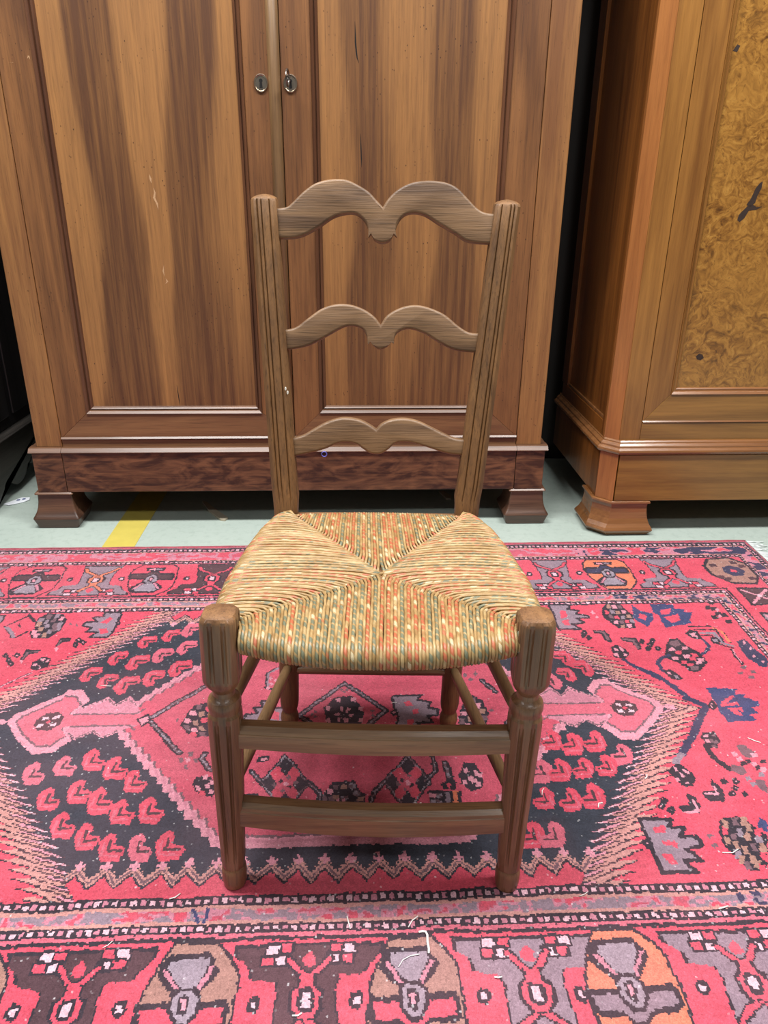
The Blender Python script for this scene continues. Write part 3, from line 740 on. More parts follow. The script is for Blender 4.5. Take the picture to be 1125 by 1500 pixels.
# front wedge
S = Strands(); n = 82
for i in range(n):
    f = (i + .5) / n; xf = lerp(-.176, .168, f)
    k = abs(f - .5) * 2; side = -1 if f < .5 else 1
    C = CF; Q = SFL if side < 0 else SFR
    seam = Vector((lerp(C[0], Q[0], k), lerp(C[1], Q[1], k), 0))
    ye = edge_front(xf)
    pts = []
    start = seam + Vector((side * .010 * min(1, k * 5), .0035, 0))
    pts.append((start.x, start.y, ZT - .010)); pts.append((seam.x + side * .004, seam.y + .001, ZT - .0030))
    L = seam.y - ye
    for j in range(1, 9):
        t = j / 9
        x = lerp(seam.x, xf, t ** .7) ; y = lerp(seam.y, ye, t)
        pts.append((x + rng.uniform(-.0004, .0004), y, ZT + zpuff(t) * min(1, L / .12) - .0022 * (1 - t) ** 3))
    zdrop = Vector((0, 0, 0))
    pts += rail_wrap((xf, ye, ZT), (0, -1, 0), .0158)
    tone = tones(i); r = .00205 if tone == 0 else .00245
    S.add(pts, r * rng.uniform(.92, 1.08), tone, rng.random(), Vector((1, 0, 0)))
seat = S.build('seat_front_wedge', chair)
# back wedge
S = Strands(); n = 66
for i in range(n):
    f = (i + .5) / n; xf = lerp(-.142, .120, f); k = abs(f - .5) * 2; side = -1 if f < .5 else 1
    Q = SBL if side < 0 else SBR
    seam = Vector((lerp(CB[0], Q[0], k), lerp(CB[1], Q[1], k), 0)); ye = edge_back(xf); L = ye - seam.y
    pts = [(seam.x + side * .008 * min(1, k * 5), seam.y - .003, ZT - .010), (seam.x + side * .003, seam.y, ZT - .003)]
    for j in range(1, 8):
        t = j / 8
        pts.append((lerp(seam.x, xf, t ** .7), lerp(seam.y, ye, t), ZT + zpuff(t) * min(1, L / .12) - .0022 * (1 - t) ** 3))
    pts += rail_wrap((xf, ye, ZT), (0, 1, 0), .017)
    tone = tones(i); r = .0019 if tone == 0 else .0023
    S.add(pts, r * rng.uniform(.92, 1.08), tone, rng.random(), Vector((1, 0, 0)))
S.build('seat_back_wedge', chair)
# side wedges
LEFT = [(.812, -.196), (.83, -.2015), (.861, -.2035), (.934, -.2025), (1.041, -.190), (1.10, -.180), (1.147, -.166), (1.165, -.152)]
RIGHT = [(.812, .184), (.83, .1895), (.861, .1905), (.934, .1885), (1.049, .171), (1.10, .160), (1.149, .141), (1.165, .128)]
for side, E, QF, QB in ((-1, LEFT, SFL, SBL), (1, RIGHT, SFR, SBR)):
    S = Strands(); n = 78; hz_ = [rng.uniform(-.0003, .0003) + (.0005 if _ % 2 == 0 else -.0007) for _ in range(n)]
    ys = [e[0] for e in E]; xs = [e[1] for e in E]
    for i in range(n):
        f = (i + .5) / n
        ye = lerp(.818, 1.163, f); xe = float(np.interp(ye, ys, xs))
        fm = .40
        if f < fm: k = 1 - f / fm; sx, sy = lerp(CF[0], QF[0], k), lerp(CF[1], QF[1], k)
        else: k = (f - fm) / (1 - fm); sx, sy = lerp(CB[0], QB[0], k), lerp(CB[1], QB[1], k)
        L = abs(xe - sx); bend = (-1 if f < fm else 1) * min(1.0, k * 5)
        pts = [(sx - side * .004, sy + bend * .007, ZT - .010), (sx - side * .0005, sy + bend * .002, ZT - .0025)]
        for j in range(1, 9):
            t = j / 9
            pts.append((lerp(sx, xe, t), lerp(sy, ye, t ** .8) + rng.uniform(-.0003, .0003), ZT + .0012 + hz_[i] + zpuff(t) * min(1, L / .1) - .002 * (1 - t) ** 3))
        pts += rail_wrap((xe, ye, ZT + .0008), (side, 0, 0), .0165)
        tone = 0 if (i % 2 == 0 or rng.random() < .3) else (1 if rng.random() < .55 else 2); r = .0020 if i % 2 == 0 else .0023
        S.add(pts, r * rng.uniform(.9, 1.1), tone, rng.random(), Vector((0, 1, 0)))
    S.build('seat_side_wedge', chair)
# packing under the weave
pk = [(-.178, .82), (.168, .82), (.165, .9), (.125, 1.15), (-.148, 1.15), (-.18, .9)]
prism('seat_packing', chair, M['oak_str'], [(x - CHX, y - CHY) for x, y in pk], .397, .4205, 'z', 0)

M['fleck'] = plain('white_paint_fleck', lin(226, 224, 214), .7)
for x, s in ((-.1580, .196), (-.1548, .190)):
    q = Vector((0, 1.1585, .43)) + LEAN * s + Vector((x, 0, 0))
    ring_ = [(q.x + .0014 * math.cos(a), q.y - .0006, q.z + .0026 * math.sin(a)) for a in [2 * math.pi * i / 10 for i in range(10)]]
    loft('paint_fleck', chair, M['fleck'], [[W(v) for v in ring_], [W((v[0], v[1] + .002, v[2])) for v in ring_]], smooth=False)

RUG_OX, RUG_OY = -0.0705, 1.1762
RUG_TRACE = """\
Pg:485,395 534,393 523,372 548,368 537,352 564,344 562,334 532,333 546,311 518,306 535,286 481,288 485,326 485,350
Lk6:485,395 534,393 523,372 548,368 537,352 564,344 562,334 532,333 546,311 518,306 535,286 481,288 485,326 485,350 485,395
Pr:504,366 517,366 513,334 499,334
Pr:499,323 514,328 513,302 499,302
Pk:472,343 481,353 484,342 475,332
Pg:475,343 479,347 481,342 477,338
Pb:683,388 694,362 721,346 708,317 689,289 685,299 673,313 665,336 678,357
Pr:689,352 703,339 692,317 680,327
Pb:727,388 782,387 779,366 801,362 795,349 816,345 805,332 793,316 796,305 769,296 728,286 726,318 731,341 725,351
Pr:743,363 771,367 757,343 735,341
Pr:739,331 778,342 774,315 747,304
Pk:874,399 889,400 885,384 871,382
Pk:856,376 870,377 867,361 853,359
Pk:868,370 883,372 879,355 865,354
Pk:869,347 883,348 880,332 866,331
Pk:879,339 893,341 890,325 876,323
Pk:877,312 891,313 888,298 874,296
Pk:854,333 868,334 865,318 851,316
Pi:875,357 885,368 886,357 875,346
Pi:869,330 877,339 878,329 869,321
Lk4:781,291 832,288 851,261 848,218
Lo7:834,281 848,265 847,224
Lk4:789,278 839,275 833,220
Lg9:798,262 828,261 827,218 844,207
Lk4:791,253 819,253 818,216 842,198
Pk:762,263 778,277 794,272 791,239 780,238 766,247
Pi:769,261 784,265 783,246 772,249
Pk:808,243 824,245 827,229 818,216 803,221
Pg:810,237 819,239 820,225 809,225
Ld8:790,235 792,208 776,187 765,179
Lk7:835,194 835,140
Li3:837,192 836,144
Pn:808,113 820,114 816,104 805,103
Pn:827,133 839,133 835,123 824,122
Pn:838,116 850,117 846,107 835,106
Pn:826,99 838,99 834,89 823,89
Pk:716,239 738,241 740,219 762,183 761,150 730,115 713,119 701,148 680,169 692,203
Pn:716,233 733,234 734,214 717,208 709,220
Pn:718,137 738,139 732,121 717,123
Pi:700,204 713,205 711,193 697,191
Pr:711,191 724,191 721,180 707,178
Pi:695,170 708,171 706,159 692,158
Pi:730,208 743,208 740,196 726,195
Pi:722,178 736,178 733,167 719,165
Pr:707,157 720,158 717,146 704,145
Pr:731,169 744,170 742,158 728,157
Pr:741,181 755,182 752,170 738,169
Pi:738,156 751,157 748,146 735,144
Pr:718,149 731,149 728,138 715,137
Pi:746,165 760,165 756,153 743,152
Ld10:693,177 671,165 658,149 657,125 663,113
Pk:659,121 676,126 689,95 679,88 663,94
Pi:664,117 670,118 671,109 664,107
Pg:675,107 682,107 682,95 674,95
Ld13:615,130 636,110 651,83 663,53 678,24 697,2
Pd:864,224 884,232 889,197 898,158 881,126 868,130 858,159 857,193
Pi:873,219 881,227 882,219 873,211
Pi:870,167 878,175 879,167 871,160
Pi:877,197 885,205 886,197 878,189
Pi:877,146 885,154 885,146 877,139
Ld15:669,30 683,20 698,4 669,-31 642,-72 613,-107 597,-127
Lg13:598,-126 579,-147
Pb:718,29 785,27 801,18 806,4 783,-3 791,-20 770,-24 778,-40 717,-44 717,-8 722,19
Pb:721,60 781,58 770,38 793,36 779,20 810,14 803,0 783,-4 773,-15 715,-13 722,12 720,22
Pr:727,8 766,15 764,4 727,3
Pr:737,0 753,0 755,-28 741,-21
Pr:751,-3 765,-2 760,-19
Pi:703,6 716,17 718,5 706,-6
Lk5:703,6 716,17 718,5 706,-6 703,6
Pk:708,6 713,10 714,5 709,1
Lr8:731,8 750,21 764,31
Lr8:732,6 762,9
Pn:665,12 669,15 669,12 666,8
Pn:668,2 672,6 672,2 669,-1
Pn:656,1 660,5 661,1 657,-2
Pn:667,8 671,12 672,8 668,5
Pk:573,-152 586,-150 596,-172 597,-186 585,-203 571,-204 561,-185 558,-166
Pi:569,-156 575,-158 575,-169 569,-167
Pi:583,-163 591,-165 592,-176 583,-174
Pi:561,-183 569,-181 569,-190 562,-191
Pi:576,-190 581,-192 583,-199 575,-198
Pi:574,-171 579,-173 580,-184 574,-182
Pk:656,-73 680,-71 681,-93 666,-114 652,-113 649,-86
Pi:657,-77 665,-78 664,-85 655,-85
Pn:672,-77 681,-77 679,-84 671,-84
Pn:660,-91 668,-91 667,-99 659,-99
Pi:653,-91 661,-91 660,-99 651,-98
Pn:668,-94 676,-94 675,-102 667,-102
Pn:660,-105 668,-105 667,-112 658,-112
Lk11:650,-108 649,-129 654,-149 665,-165
Pn:704,-107 717,-106 730,-126 715,-141 704,-133
Pn:673,-155 691,-161 691,-175 681,-182 666,-172
Pn:697,-195 715,-194 703,-223 692,-213
Pi:687,-126 698,-125 696,-135 685,-136
Pi:690,-138 700,-138 699,-147 688,-149
Pk:692,-149 703,-148 701,-157 690,-159
Pi:722,-129 732,-129 730,-138 719,-139
Pk:704,-144 714,-143 712,-153 702,-154
Pr:729,-137 739,-137 737,-146 726,-147
Pi:711,-152 721,-151 719,-161 709,-162
Pk:729,-147 739,-147 737,-156 727,-157
Pr:694,-171 704,-170 703,-180 692,-181
Pk:713,-162 723,-161 721,-170 711,-172
Pi:721,-167 731,-166 729,-176 719,-177
Pr:699,-178 709,-178 708,-187 697,-188
Pg:682,-185 692,-184 690,-193 680,-195
Pg:685,-197 695,-196 693,-205 683,-206
Pg:711,-179 721,-178 720,-187 709,-188
Pk:620,-187 629,-204 629,-222 620,-239 598,-237 595,-221 598,-216 614,-216
Li4:619,-206 617,-224 599,-222
Pk:567,-219 578,-225 578,-249 568,-266 549,-265 541,-252 546,-246 560,-248
Li5:571,-234 571,-256 566,-264 547,-262
Pi:637,-194 644,-188 646,-194 639,-199
Lk5:637,-194 644,-188 646,-194 639,-199 637,-194
Pi:658,-193 665,-188 667,-194 660,-199
Lk5:658,-193 665,-188 667,-194 660,-199 658,-193
Pi:648,-209 655,-204 656,-210 650,-215
Lk5:648,-209 655,-204 656,-210 650,-215 648,-209
Pi:637,-223 644,-217 645,-223 639,-228
Lk5:637,-223 644,-217 645,-223 639,-228 637,-223
Pi:658,-223 664,-218 666,-224 659,-229
Lk5:658,-223 664,-218 666,-224 659,-229 658,-223
Pi:521,-235 528,-230 530,-236 523,-241
Lk5:521,-235 528,-230 530,-236 523,-241 521,-235
Pi:511,-246 518,-240 520,-246 514,-252
Lk5:511,-246 518,-240 520,-246 514,-252 511,-246
Pi:523,-256 530,-251 532,-256 525,-262
Lk5:523,-256 530,-251 532,-256 525,-262 523,-256
Pg:469,-271 505,-272 519,-275 509,-288 534,-292 524,-303 519,-309 544,-311 548,-328 543,-332 520,-334 529,-344 536,-355 510,-354 512,-364 522,-375 468,-375 468,-337 468,-303
Lk7:469,-271 505,-272 519,-275 509,-288 534,-292 524,-303 519,-309 544,-311 548,-328 543,-332 520,-334 529,-344 536,-355 510,-354 512,-364 522,-375 468,-375 468,-337 468,-303 469,-271
Pr:487,-286 504,-284 502,-300 482,-299
Pr:486,-317 510,-316 509,-331 493,-326
Pr:477,-342 493,-341 498,-362 488,-361
Pi:458,-320 467,-313 470,-321 461,-328
Lk7:458,-320 467,-313 470,-321 461,-328 458,-320
Pn:561,-311 569,-304 572,-311 563,-317
Pn:562,-330 570,-324 572,-331 564,-337
Pk:595,-278 607,-272 628,-270 642,-284 657,-314 625,-377 600,-376 590,-355 579,-333 585,-300
Pt:599,-276 609,-277 604,-293 594,-293
Pn:617,-272 627,-273 623,-289 612,-290
Pt:632,-273 642,-274 637,-290 626,-290
Pr:592,-292 601,-293 597,-308 587,-309
Pg:616,-295 625,-296 621,-312 611,-312
Pt:634,-287 644,-288 639,-303 629,-304
Pt:588,-312 598,-313 593,-328 583,-329
Pn:603,-304 612,-305 608,-320 598,-320
Pt:626,-305 635,-306 630,-321 620,-321
Pr:644,-296 654,-297 649,-313 639,-313
Pg:640,-312 649,-313 645,-328 634,-328
Pt:598,-321 607,-322 603,-337 593,-338
Pt:608,-330 617,-332 613,-346 603,-346
Pn:624,-327 633,-328 629,-342 619,-343
Pt:638,-327 647,-328 642,-343 632,-343
Pr:631,-344 640,-345 636,-359 626,-360
Pg:592,-338 601,-339 597,-354 587,-354
Pt:594,-349 603,-350 599,-364 589,-364
Pt:612,-347 621,-349 617,-363 607,-363
Pn:599,-359 608,-361 604,-374 594,-375
Pt:615,-358 624,-359 620,-373 610,-373
Pr:619,-364 628,-365 624,-379 614,-379
Pb:649,-296 666,-276 672,-285 662,-305 656,-303 657,-296
Pk:557,280 584,279 589,259 588,235 582,230 573,240 572,267 556,269
Pk:609,249 642,248 646,228 639,200 630,196 630,229 611,237
Ln6:561,275 579,274 582,242
Ln7:613,243 634,238 633,203
Pi:531,271 538,279 541,271 534,262
Lk6:531,271 538,279 541,271 534,262 531,271
Pi:526,261 533,269 535,261 528,253
Lk6:526,261 533,269 535,261 528,253 526,261
Pi:535,251 542,259 544,251 537,243
Lk6:535,251 542,259 544,251 537,243 535,251
Pi:649,233 656,241 658,233 651,225
Lk6:649,233 656,241 658,233 651,225 649,233
Pi:674,235 682,243 683,234 676,226
Lk6:674,235 682,243 683,234 676,226 674,235
Pi:663,221 671,228 672,220 665,212
Lk6:663,221 671,228 672,220 665,212 663,221
Pi:651,204 658,212 660,204 652,196
Lk6:651,204 658,212 660,204 652,196 651,204
Pi:672,204 679,212 681,203 674,196
Lk6:672,204 679,212 681,203 674,196 672,204
Pk:574,211 593,221 604,206 607,179 588,165 570,175
Pi:578,209 587,211 586,197 578,196
Pi:594,216 601,206 597,194 590,197
Pi:571,186 583,190 583,174 574,177
Pi:595,188 604,183 600,176 592,178
Ld9:588,165 606,136 629,108 663,70
Pi:574,356 581,365 583,356 576,347
Pi:577,337 584,345 586,337 579,328
Pk:601,358 622,394 657,393 666,356 670,337 658,285 619,286 607,310 597,331
Pt:621,387 631,388 630,372 619,371
Pi:634,387 644,387 643,371 632,371
Pn:647,387 658,387 656,371 645,371
Pr:609,363 619,363 618,347 607,347
Pg:624,365 634,365 633,349 622,349
Pt:636,362 646,362 645,346 634,346
Pi:650,364 660,365 658,349 648,348
Pn:611,343 622,344 620,328 610,328
Pr:625,340 635,341 633,325 623,325
Pg:639,340 649,340 647,325 637,324
Pt:655,345 665,345 663,330 653,329
Pi:615,319 625,320 624,304 614,304
Pn:629,319 639,319 638,304 628,304
Pr:643,321 653,321 651,306 641,306
Pg:655,323 665,324 663,308 653,308
Pt:626,301 636,301 634,286 624,286
Pi:643,303 654,303 652,288 642,288
Pg:-559,390 -519,390 -515,346 -516,300 -524,283 -561,285 -550,306 -576,307 -569,322 -590,332 -586,346 -562,347 -577,367 -555,371
Lk6:-559,390 -519,390 -515,346 -516,300 -524,283 -561,285 -550,306 -576,307 -569,322 -590,332 -586,346 -562,347 -577,367 -555,371 -559,390
Pr:-553,342 -539,370 -530,356 -537,337
Pr:-551,319 -533,323 -523,305 -540,297
Pi:-518,341 -516,349 -510,341 -512,334
Lk5:-518,341 -516,349 -510,341 -512,334 -518,341
Pk:-700,347 -702,370 -688,389 -652,387 -633,356 -632,317 -649,283 -686,286 -701,310 -694,324
Pg:-699,370 -689,370 -687,351 -698,351
Pn:-687,384 -676,384 -675,365 -685,365
Pg:-668,388 -658,388 -657,369 -667,369
Pi:-654,374 -643,373 -642,354 -653,355
Pt:-697,351 -687,351 -685,332 -696,333
Pg:-683,360 -673,360 -672,341 -682,341
Pn:-668,367 -658,367 -657,348 -667,348
Pg:-648,350 -638,349 -637,331 -647,331
Pi:-695,319 -685,319 -684,301 -694,301
Pt:-685,330 -674,330 -673,312 -683,312
Pg:-675,344 -665,343 -664,325 -674,325
Pn:-659,345 -648,345 -647,327 -658,327
Pg:-647,331 -636,331 -635,313 -646,313
Pi:-685,305 -675,305 -674,287 -684,288
Pt:-668,305 -658,305 -657,287 -667,287
Pg:-661,318 -651,318 -650,300 -660,300
Pn:-655,327 -644,327 -644,309 -654,309
Lk6:-763,337 -729,289 -720,291 -705,315
Lg9:-757,332 -727,293
Lk5:-759,341 -731,376
Lk8:-730,383 -705,354
Pk:-738,339 -736,349 -727,338 -728,328
Pk:-623,284 -597,282 -599,268 -613,266 -619,249 -624,252
Ln4:-620,254 -618,275 -599,274
Pk:-680,240 -648,238 -652,226 -668,220 -671,200 -679,202
Ln4:-674,206 -673,230 -652,231
Pi:-623,241 -621,250 -613,241 -615,232
Pi:-678,196 -676,204 -669,196 -670,188
Pi:-585,274 -583,282 -575,274 -577,265
Lk5:-585,274 -583,282 -575,274 -577,265 -585,274
Pi:-586,257 -585,265 -577,257 -579,248
Lk5:-586,257 -585,265 -577,257 -579,248 -586,257
Pi:-573,265 -571,273 -563,265 -565,256
Lk5:-573,265 -571,273 -563,265 -565,256 -573,265
Pi:-719,218 -717,226 -710,217 -711,209
Lk5:-719,218 -717,226 -710,217 -711,209 -719,218
Pi:-708,201 -706,209 -699,201 -700,193
Lk5:-708,201 -706,209 -699,201 -700,193 -708,201
Pi:-697,187 -695,195 -688,187 -689,179
Lk5:-697,187 -695,195 -688,187 -689,179 -697,187
Pi:-696,218 -695,226 -687,218 -689,210
Lk5:-696,218 -695,226 -687,218 -689,210 -696,218
Pn:-622,340 -620,347 -614,339 -615,332
Pn:-607,336 -606,343 -599,335 -601,328
Pk:-649,194 -633,213 -615,206 -612,179 -629,164 -647,172
Pi:-645,189 -637,191 -636,181 -644,180
Pi:-634,203 -630,209 -625,203 -629,195
Pi:-625,175 -634,183 -626,171 -629,170
Pi:-623,203 -618,204 -617,193 -622,193
Lk6:-681,107 -662,135 -640,157
Li3:-681,107 -662,135 -640,157
Pg:-808,385 -782,384 -778,361 -781,349 -798,350
Lk5:-808,385 -782,384 -778,361 -781,349
Lk13:-362,6 -286,91 -255,124
LG5:-362,6 -286,91 -255,124
Lk13:-360,-5 -292,-93
LG5:-360,-5 -292,-93
Pk:-389,0 -371,17 -362,8 -362,-8 -373,-22
Pi:-384,0 -370,11 -365,4 -366,-6 -374,-16
Pn:-290,-106 -282,-105 -279,-116 -286,-117
Pn:-265,-107 -256,-106 -254,-117 -261,-118
Pn:-277,-91 -269,-90 -266,-101 -274,-103
Pn:-277,-123 -269,-122 -266,-133 -274,-134
Pi:-277,-112 -273,-104 -267,-112 -270,-119
Pn:-315,0 -313,5 -308,0 -310,-6
Pk:-253,-160 -240,-148 -223,-155 -209,-178 -218,-200 -238,-197 -251,-179
Pi:-249,-174 -240,-173 -237,-184 -245,-185
Pi:-241,-149 -232,-148 -229,-159 -237,-160
Pi:-234,-169 -225,-168 -222,-179 -230,-180
Pr:-241,-186 -232,-185 -229,-195 -237,-196
Pi:-227,-161 -218,-160 -215,-171 -223,-172
Pi:-227,-183 -219,-183 -216,-193 -223,-194
Lk13:-245,-94 -250,-108 -230,-137
LG5:-245,-94 -250,-108 -230,-137
Pk:-301,-17 -298,18 -289,40 -267,50 -229,45 -213,8 -209,-37 -228,-53 -272,-52 -290,-38
Pn:-286,43 -275,44 -271,29 -281,28
Pi:-294,25 -284,26 -279,11 -289,10
Pt:-277,21 -267,22 -263,7 -272,6
Pr:-266,35 -256,36 -251,21 -261,20
Pn:-253,42 -243,43 -239,28 -249,27
Pi:-299,4 -289,5 -284,-10 -294,-11
Pt:-282,-4 -272,-3 -268,-17 -277,-19
Pr:-267,3 -257,4 -253,-11 -263,-12
Pn:-297,-17 -287,-16 -283,-31 -292,-32
Pi:-283,-25 -273,-23 -268,-38 -278,-39
Pt:-270,-22 -260,-20 -256,-35 -265,-36
Pr:-282,-38 -272,-37 -268,-51 -278,-52
Pn:-267,-39 -257,-38 -253,-52 -262,-53
Pi:-256,13 -245,14 -241,-1 -251,-2
Pt:-241,20 -230,21 -226,6 -236,5
Pr:-249,-12 -239,-11 -235,-25 -245,-26
Pn:-235,-5 -224,-4 -220,-19 -230,-20
Pi:-244,-33 -234,-32 -230,-46 -239,-47
Pt:-229,-26 -219,-25 -215,-40 -225,-41
Lk13:-85,2 -1,102 78,13 -1,-88 -85,2
LG5:-85,2 -1,102 78,13 -1,-88 -85,2
Pk:-19,57 14,60 36,20 36,-19 16,-49 -18,-49 -36,-17 -38,23
Pi:-17,54 -8,54 -8,40 -17,41
Pi:11,56 20,55 20,42 11,42
Pi:28,25 37,25 36,12 28,12
Pi:27,-9 36,-9 36,-22 27,-21
Pi:11,-33 19,-34 19,-45 11,-45
Pi:-16,-34 -8,-34 -8,-46 -16,-46
Pi:-35,-9 -27,-9 -26,-21 -35,-21
Pi:-36,27 -27,27 -27,14 -36,14
Pi:-11,26 -5,26 -4,9 -10,16
Pi:3,25 10,21 4,7 0,13
Pi:7,3 15,5 15,-5 9,-5
Pi:-1,-6 7,-11 5,-22 -2,-18
Pi:-13,-6 -6,-6 -7,-20 -12,-18
Pi:-20,6 -11,8 -7,0 -19,-2
Pn:-9,80 -5,86 -2,80 -5,74
Pn:2,80 5,86 9,80 5,74
Pn:-4,73 0,79 4,73 0,67
Pn:-65,4 -62,9 -58,3 -61,-2
Pn:-58,-5 -55,1 -51,-5 -55,-10
Pn:-59,11 -56,17 -52,11 -55,6
Pn:51,0 55,5 58,-1 54,-6
Pn:51,12 55,17 58,11 55,6
Pn:54,-10 58,-5 61,-10 58,-16
Pg:-161,49 -143,51 -147,30 -113,25 -112,-30 -132,-44 -173,-31 -164,-22 -187,-12 -187,8 -165,11 -174,29 -157,30
Lk6:-161,49 -143,51 -147,30 -113,25 -112,-30 -132,-44 -173,-31 -164,-22 -187,-12 -187,8 -165,11 -174,29 -157,30 -161,49
Pr:-138,18 -122,13 -123,-10 -136,-6
Lk8:-134,161 -157,138 -157,89 -141,82
Lg5:-135,159 -155,136 -155,93
Pi:-154,120 -150,127 -145,120 -149,113
Pi:-142,111 -139,118 -134,110 -137,103
Pi:-152,102 -149,109 -144,102 -147,95
Pi:-158,89 -154,96 -149,89 -153,82
Lk9:-138,-172 -104,-108 -62,-175 -95,-233 -138,-172
LG3:-138,-172 -104,-108 -62,-175 -95,-233 -138,-172
Pk:-114,-133 -104,-111 -91,-134 -101,-156
Pk:-108,-210 -98,-191 -86,-211 -95,-231
Pk:-135,-172 -125,-151 -112,-173 -121,-193
Pk:-88,-174 -77,-153 -65,-175 -75,-195
Pr:-125,-150 -117,-133 -105,-150 -114,-167
Pr:-97,-151 -89,-134 -77,-151 -86,-168
Pr:-121,-195 -113,-179 -102,-195 -110,-210
Pr:-94,-195 -86,-180 -75,-196 -84,-211
Pk:-112,-167 -108,-161 -104,-167 -107,-172
Pk:-96,-180 -92,-174 -88,-180 -91,-185
Pn:-101,-158 -97,-152 -93,-158 -97,-163
Pn:-106,-188 -103,-183 -98,-189 -102,-194
Pn:-120,-176 -117,-170 -112,-176 -116,-181
Pn:-87,-171 -83,-165 -79,-171 -82,-176
Pi:-104,-173 -100,-167 -95,-173 -99,-180
Lk9:67,-179 110,-116 144,-182 101,-240 67,-179
LG3:67,-179 110,-116 144,-182 101,-240 67,-179
Pk:97,-140 110,-118 120,-141 107,-163
Pk:92,-217 104,-197 114,-218 101,-237
Pk:71,-179 83,-158 93,-180 81,-200
Pk:118,-181 131,-160 141,-182 127,-202
Pr:83,-157 94,-140 103,-158 92,-174
Pr:111,-158 122,-141 131,-159 120,-175
Pr:81,-202 91,-186 100,-202 90,-217
Pr:108,-202 119,-187 127,-203 116,-218
Pk:94,-174 99,-168 102,-174 98,-179
Pk:109,-187 113,-181 117,-187 112,-192
Pn:106,-165 111,-159 115,-165 110,-171
Pn:97,-195 101,-190 105,-196 100,-201
Pn:84,-183 89,-177 92,-183 88,-188
Pn:119,-178 123,-172 127,-178 122,-183
Pi:101,-180 106,-174 110,-181 105,-187
Lk11:-158,-143 -134,-175
LG3:-158,-143 -134,-175
Lk11:-63,-171 -42,-197 -39,-245
LG3:-63,-171 -42,-197 -39,-245
Lk11:68,-176 49,-197 39,-235
LG3:68,-176 49,-197 39,-235
Lk11:135,-178 156,-154 154,-120
LG3:135,-178 156,-154 154,-120
Pk:-35,-197 -20,-173 18,-173 26,-196 35,-202 32,-237 21,-262 -25,-260 -39,-235 -38,-209
Pn:-19,-178 -9,-179 -9,-190 -18,-189
Pt:-5,-179 5,-179 5,-190 -5,-190
PG:8,-178 18,-178 18,-189 8,-189
Pi:-29,-189 -20,-189 -20,-200 -29,-200
Pn:-38,-203 -28,-204 -28,-214 -38,-214
Pt:22,-205 32,-206 32,-216 22,-216
PG:15,-193 25,-194 24,-204 15,-204
Pi:-37,-221 -28,-221 -28,-232 -37,-231
Pn:-25,-204 -15,-204 -15,-215 -24,-215
Pt:-16,-201 -6,-202 -6,-212 -16,-212
PG:-3,-203 7,-203 7,-214 -3,-214
Pi:4,-222 13,-223 13,-233 4,-233
Pn:15,-217 24,-217 24,-228 15,-227
Pt:-18,-222 -8,-222 -8,-232 -18,-232
PG:-7,-234 3,-234 3,-244 -7,-244
Pi:-31,-233 -21,-233 -21,-243 -30,-243
Pn:-22,-247 -12,-248 -12,-258 -21,-257
Pt:8,-240 17,-240 17,-250 8,-250
PG:-7,-248 3,-248 3,-258 -7,-258
Pi:-12,-213 -9,-208 -6,-213 -9,-217
Pi:-1,-213 2,-209 5,-213 2,-217
Pi:-5,-224 -2,-220 1,-225 -2,-229
Pi:-12,-230 -9,-226 -5,-230 -9,-234
Pi:1,-232 4,-228 7,-232 4,-236
Pk:-173,-194 -157,-195 -154,-215 -171,-214
Pi:-169,-199 -160,-199 -159,-210 -167,-210
Pk:-158,-194 -141,-195 -139,-215 -155,-215
Pi:-153,-199 -145,-200 -143,-210 -152,-210
Pk:-171,-209 -155,-209 -153,-229 -169,-229
Pi:-167,-214 -158,-214 -157,-224 -165,-224
Pk:-156,-208 -140,-208 -138,-228 -154,-228
Pi:-152,-213 -143,-213 -142,-223 -151,-223
Pk:-71,-221 -55,-222 -54,-241 -70,-241
Pi:-67,-226 -58,-226 -58,-236 -66,-236
Pk:-60,-230 -43,-231 -43,-250 -59,-249
Pi:-56,-235 -47,-235 -47,-245 -55,-245
Pk:-152,-107 -134,-107 -129,-119 -153,-123
Pi:-147,-112 -137,-111 -135,-117 -145,-119
Pg:95,55 150,58 141,41 165,34 158,16 177,14 174,-6 156,-8 164,-27 136,-28 149,-48 94,-49 99,-10 94,22
Lk6:95,55 150,58 141,41 165,34 158,16 177,14 174,-6 156,-8 164,-27 136,-28 149,-48 94,-49 99,-10 94,22 95,55
Pr:113,34 126,38 130,21 117,22
Pr:127,9 137,11 139,-1 128,-5
Pr:117,-18 127,-18 129,-32 118,-33
Pk:84,5 93,16 100,4 91,-7
Pi:89,4 92,9 95,4 92,0
Pk:226,26 249,55 267,37 276,-4 263,-34 226,-48 211,-29 221,10
Pn:245,48 255,48 253,31 243,32
Pi:253,29 263,29 261,13 251,13
Pt:260,13 271,13 268,-3 258,-3
Pn:262,-7 272,-8 270,-23 260,-23
Pi:232,30 242,30 240,13 230,14
Pt:242,9 252,9 250,-7 240,-6
Pn:249,-11 259,-11 257,-26 247,-26
Pi:221,6 231,6 229,-10 219,-10
Pt:231,-10 241,-10 240,-26 230,-26
Pn:215,-17 225,-18 224,-33 214,-33
Pi:224,-29 234,-30 232,-45 222,-44
Lk12:275,104 298,64
LG4:275,104 298,64
Lk12:307,-24 281,-83 293,-87
LG4:307,-24 281,-83 293,-87
Pn:276,6 282,13 286,6 280,-1
Pn:240,121 246,129 250,121 244,113
Pn:261,125 267,133 271,125 265,117
Pn:250,107 256,115 260,107 254,99
Pk:209,-136 227,-136 235,-172 230,-194 210,-204 195,-187 194,-165
Pi:204,-149 212,-148 212,-161 204,-162
Pi:220,-156 228,-155 227,-168 219,-169
Pi:198,-178 206,-177 206,-189 198,-190
Pi:226,-160 234,-159 233,-171 225,-172
Pi:214,-175 222,-174 222,-186 214,-187
Pi:209,-169 216,-168 216,-180 208,-181
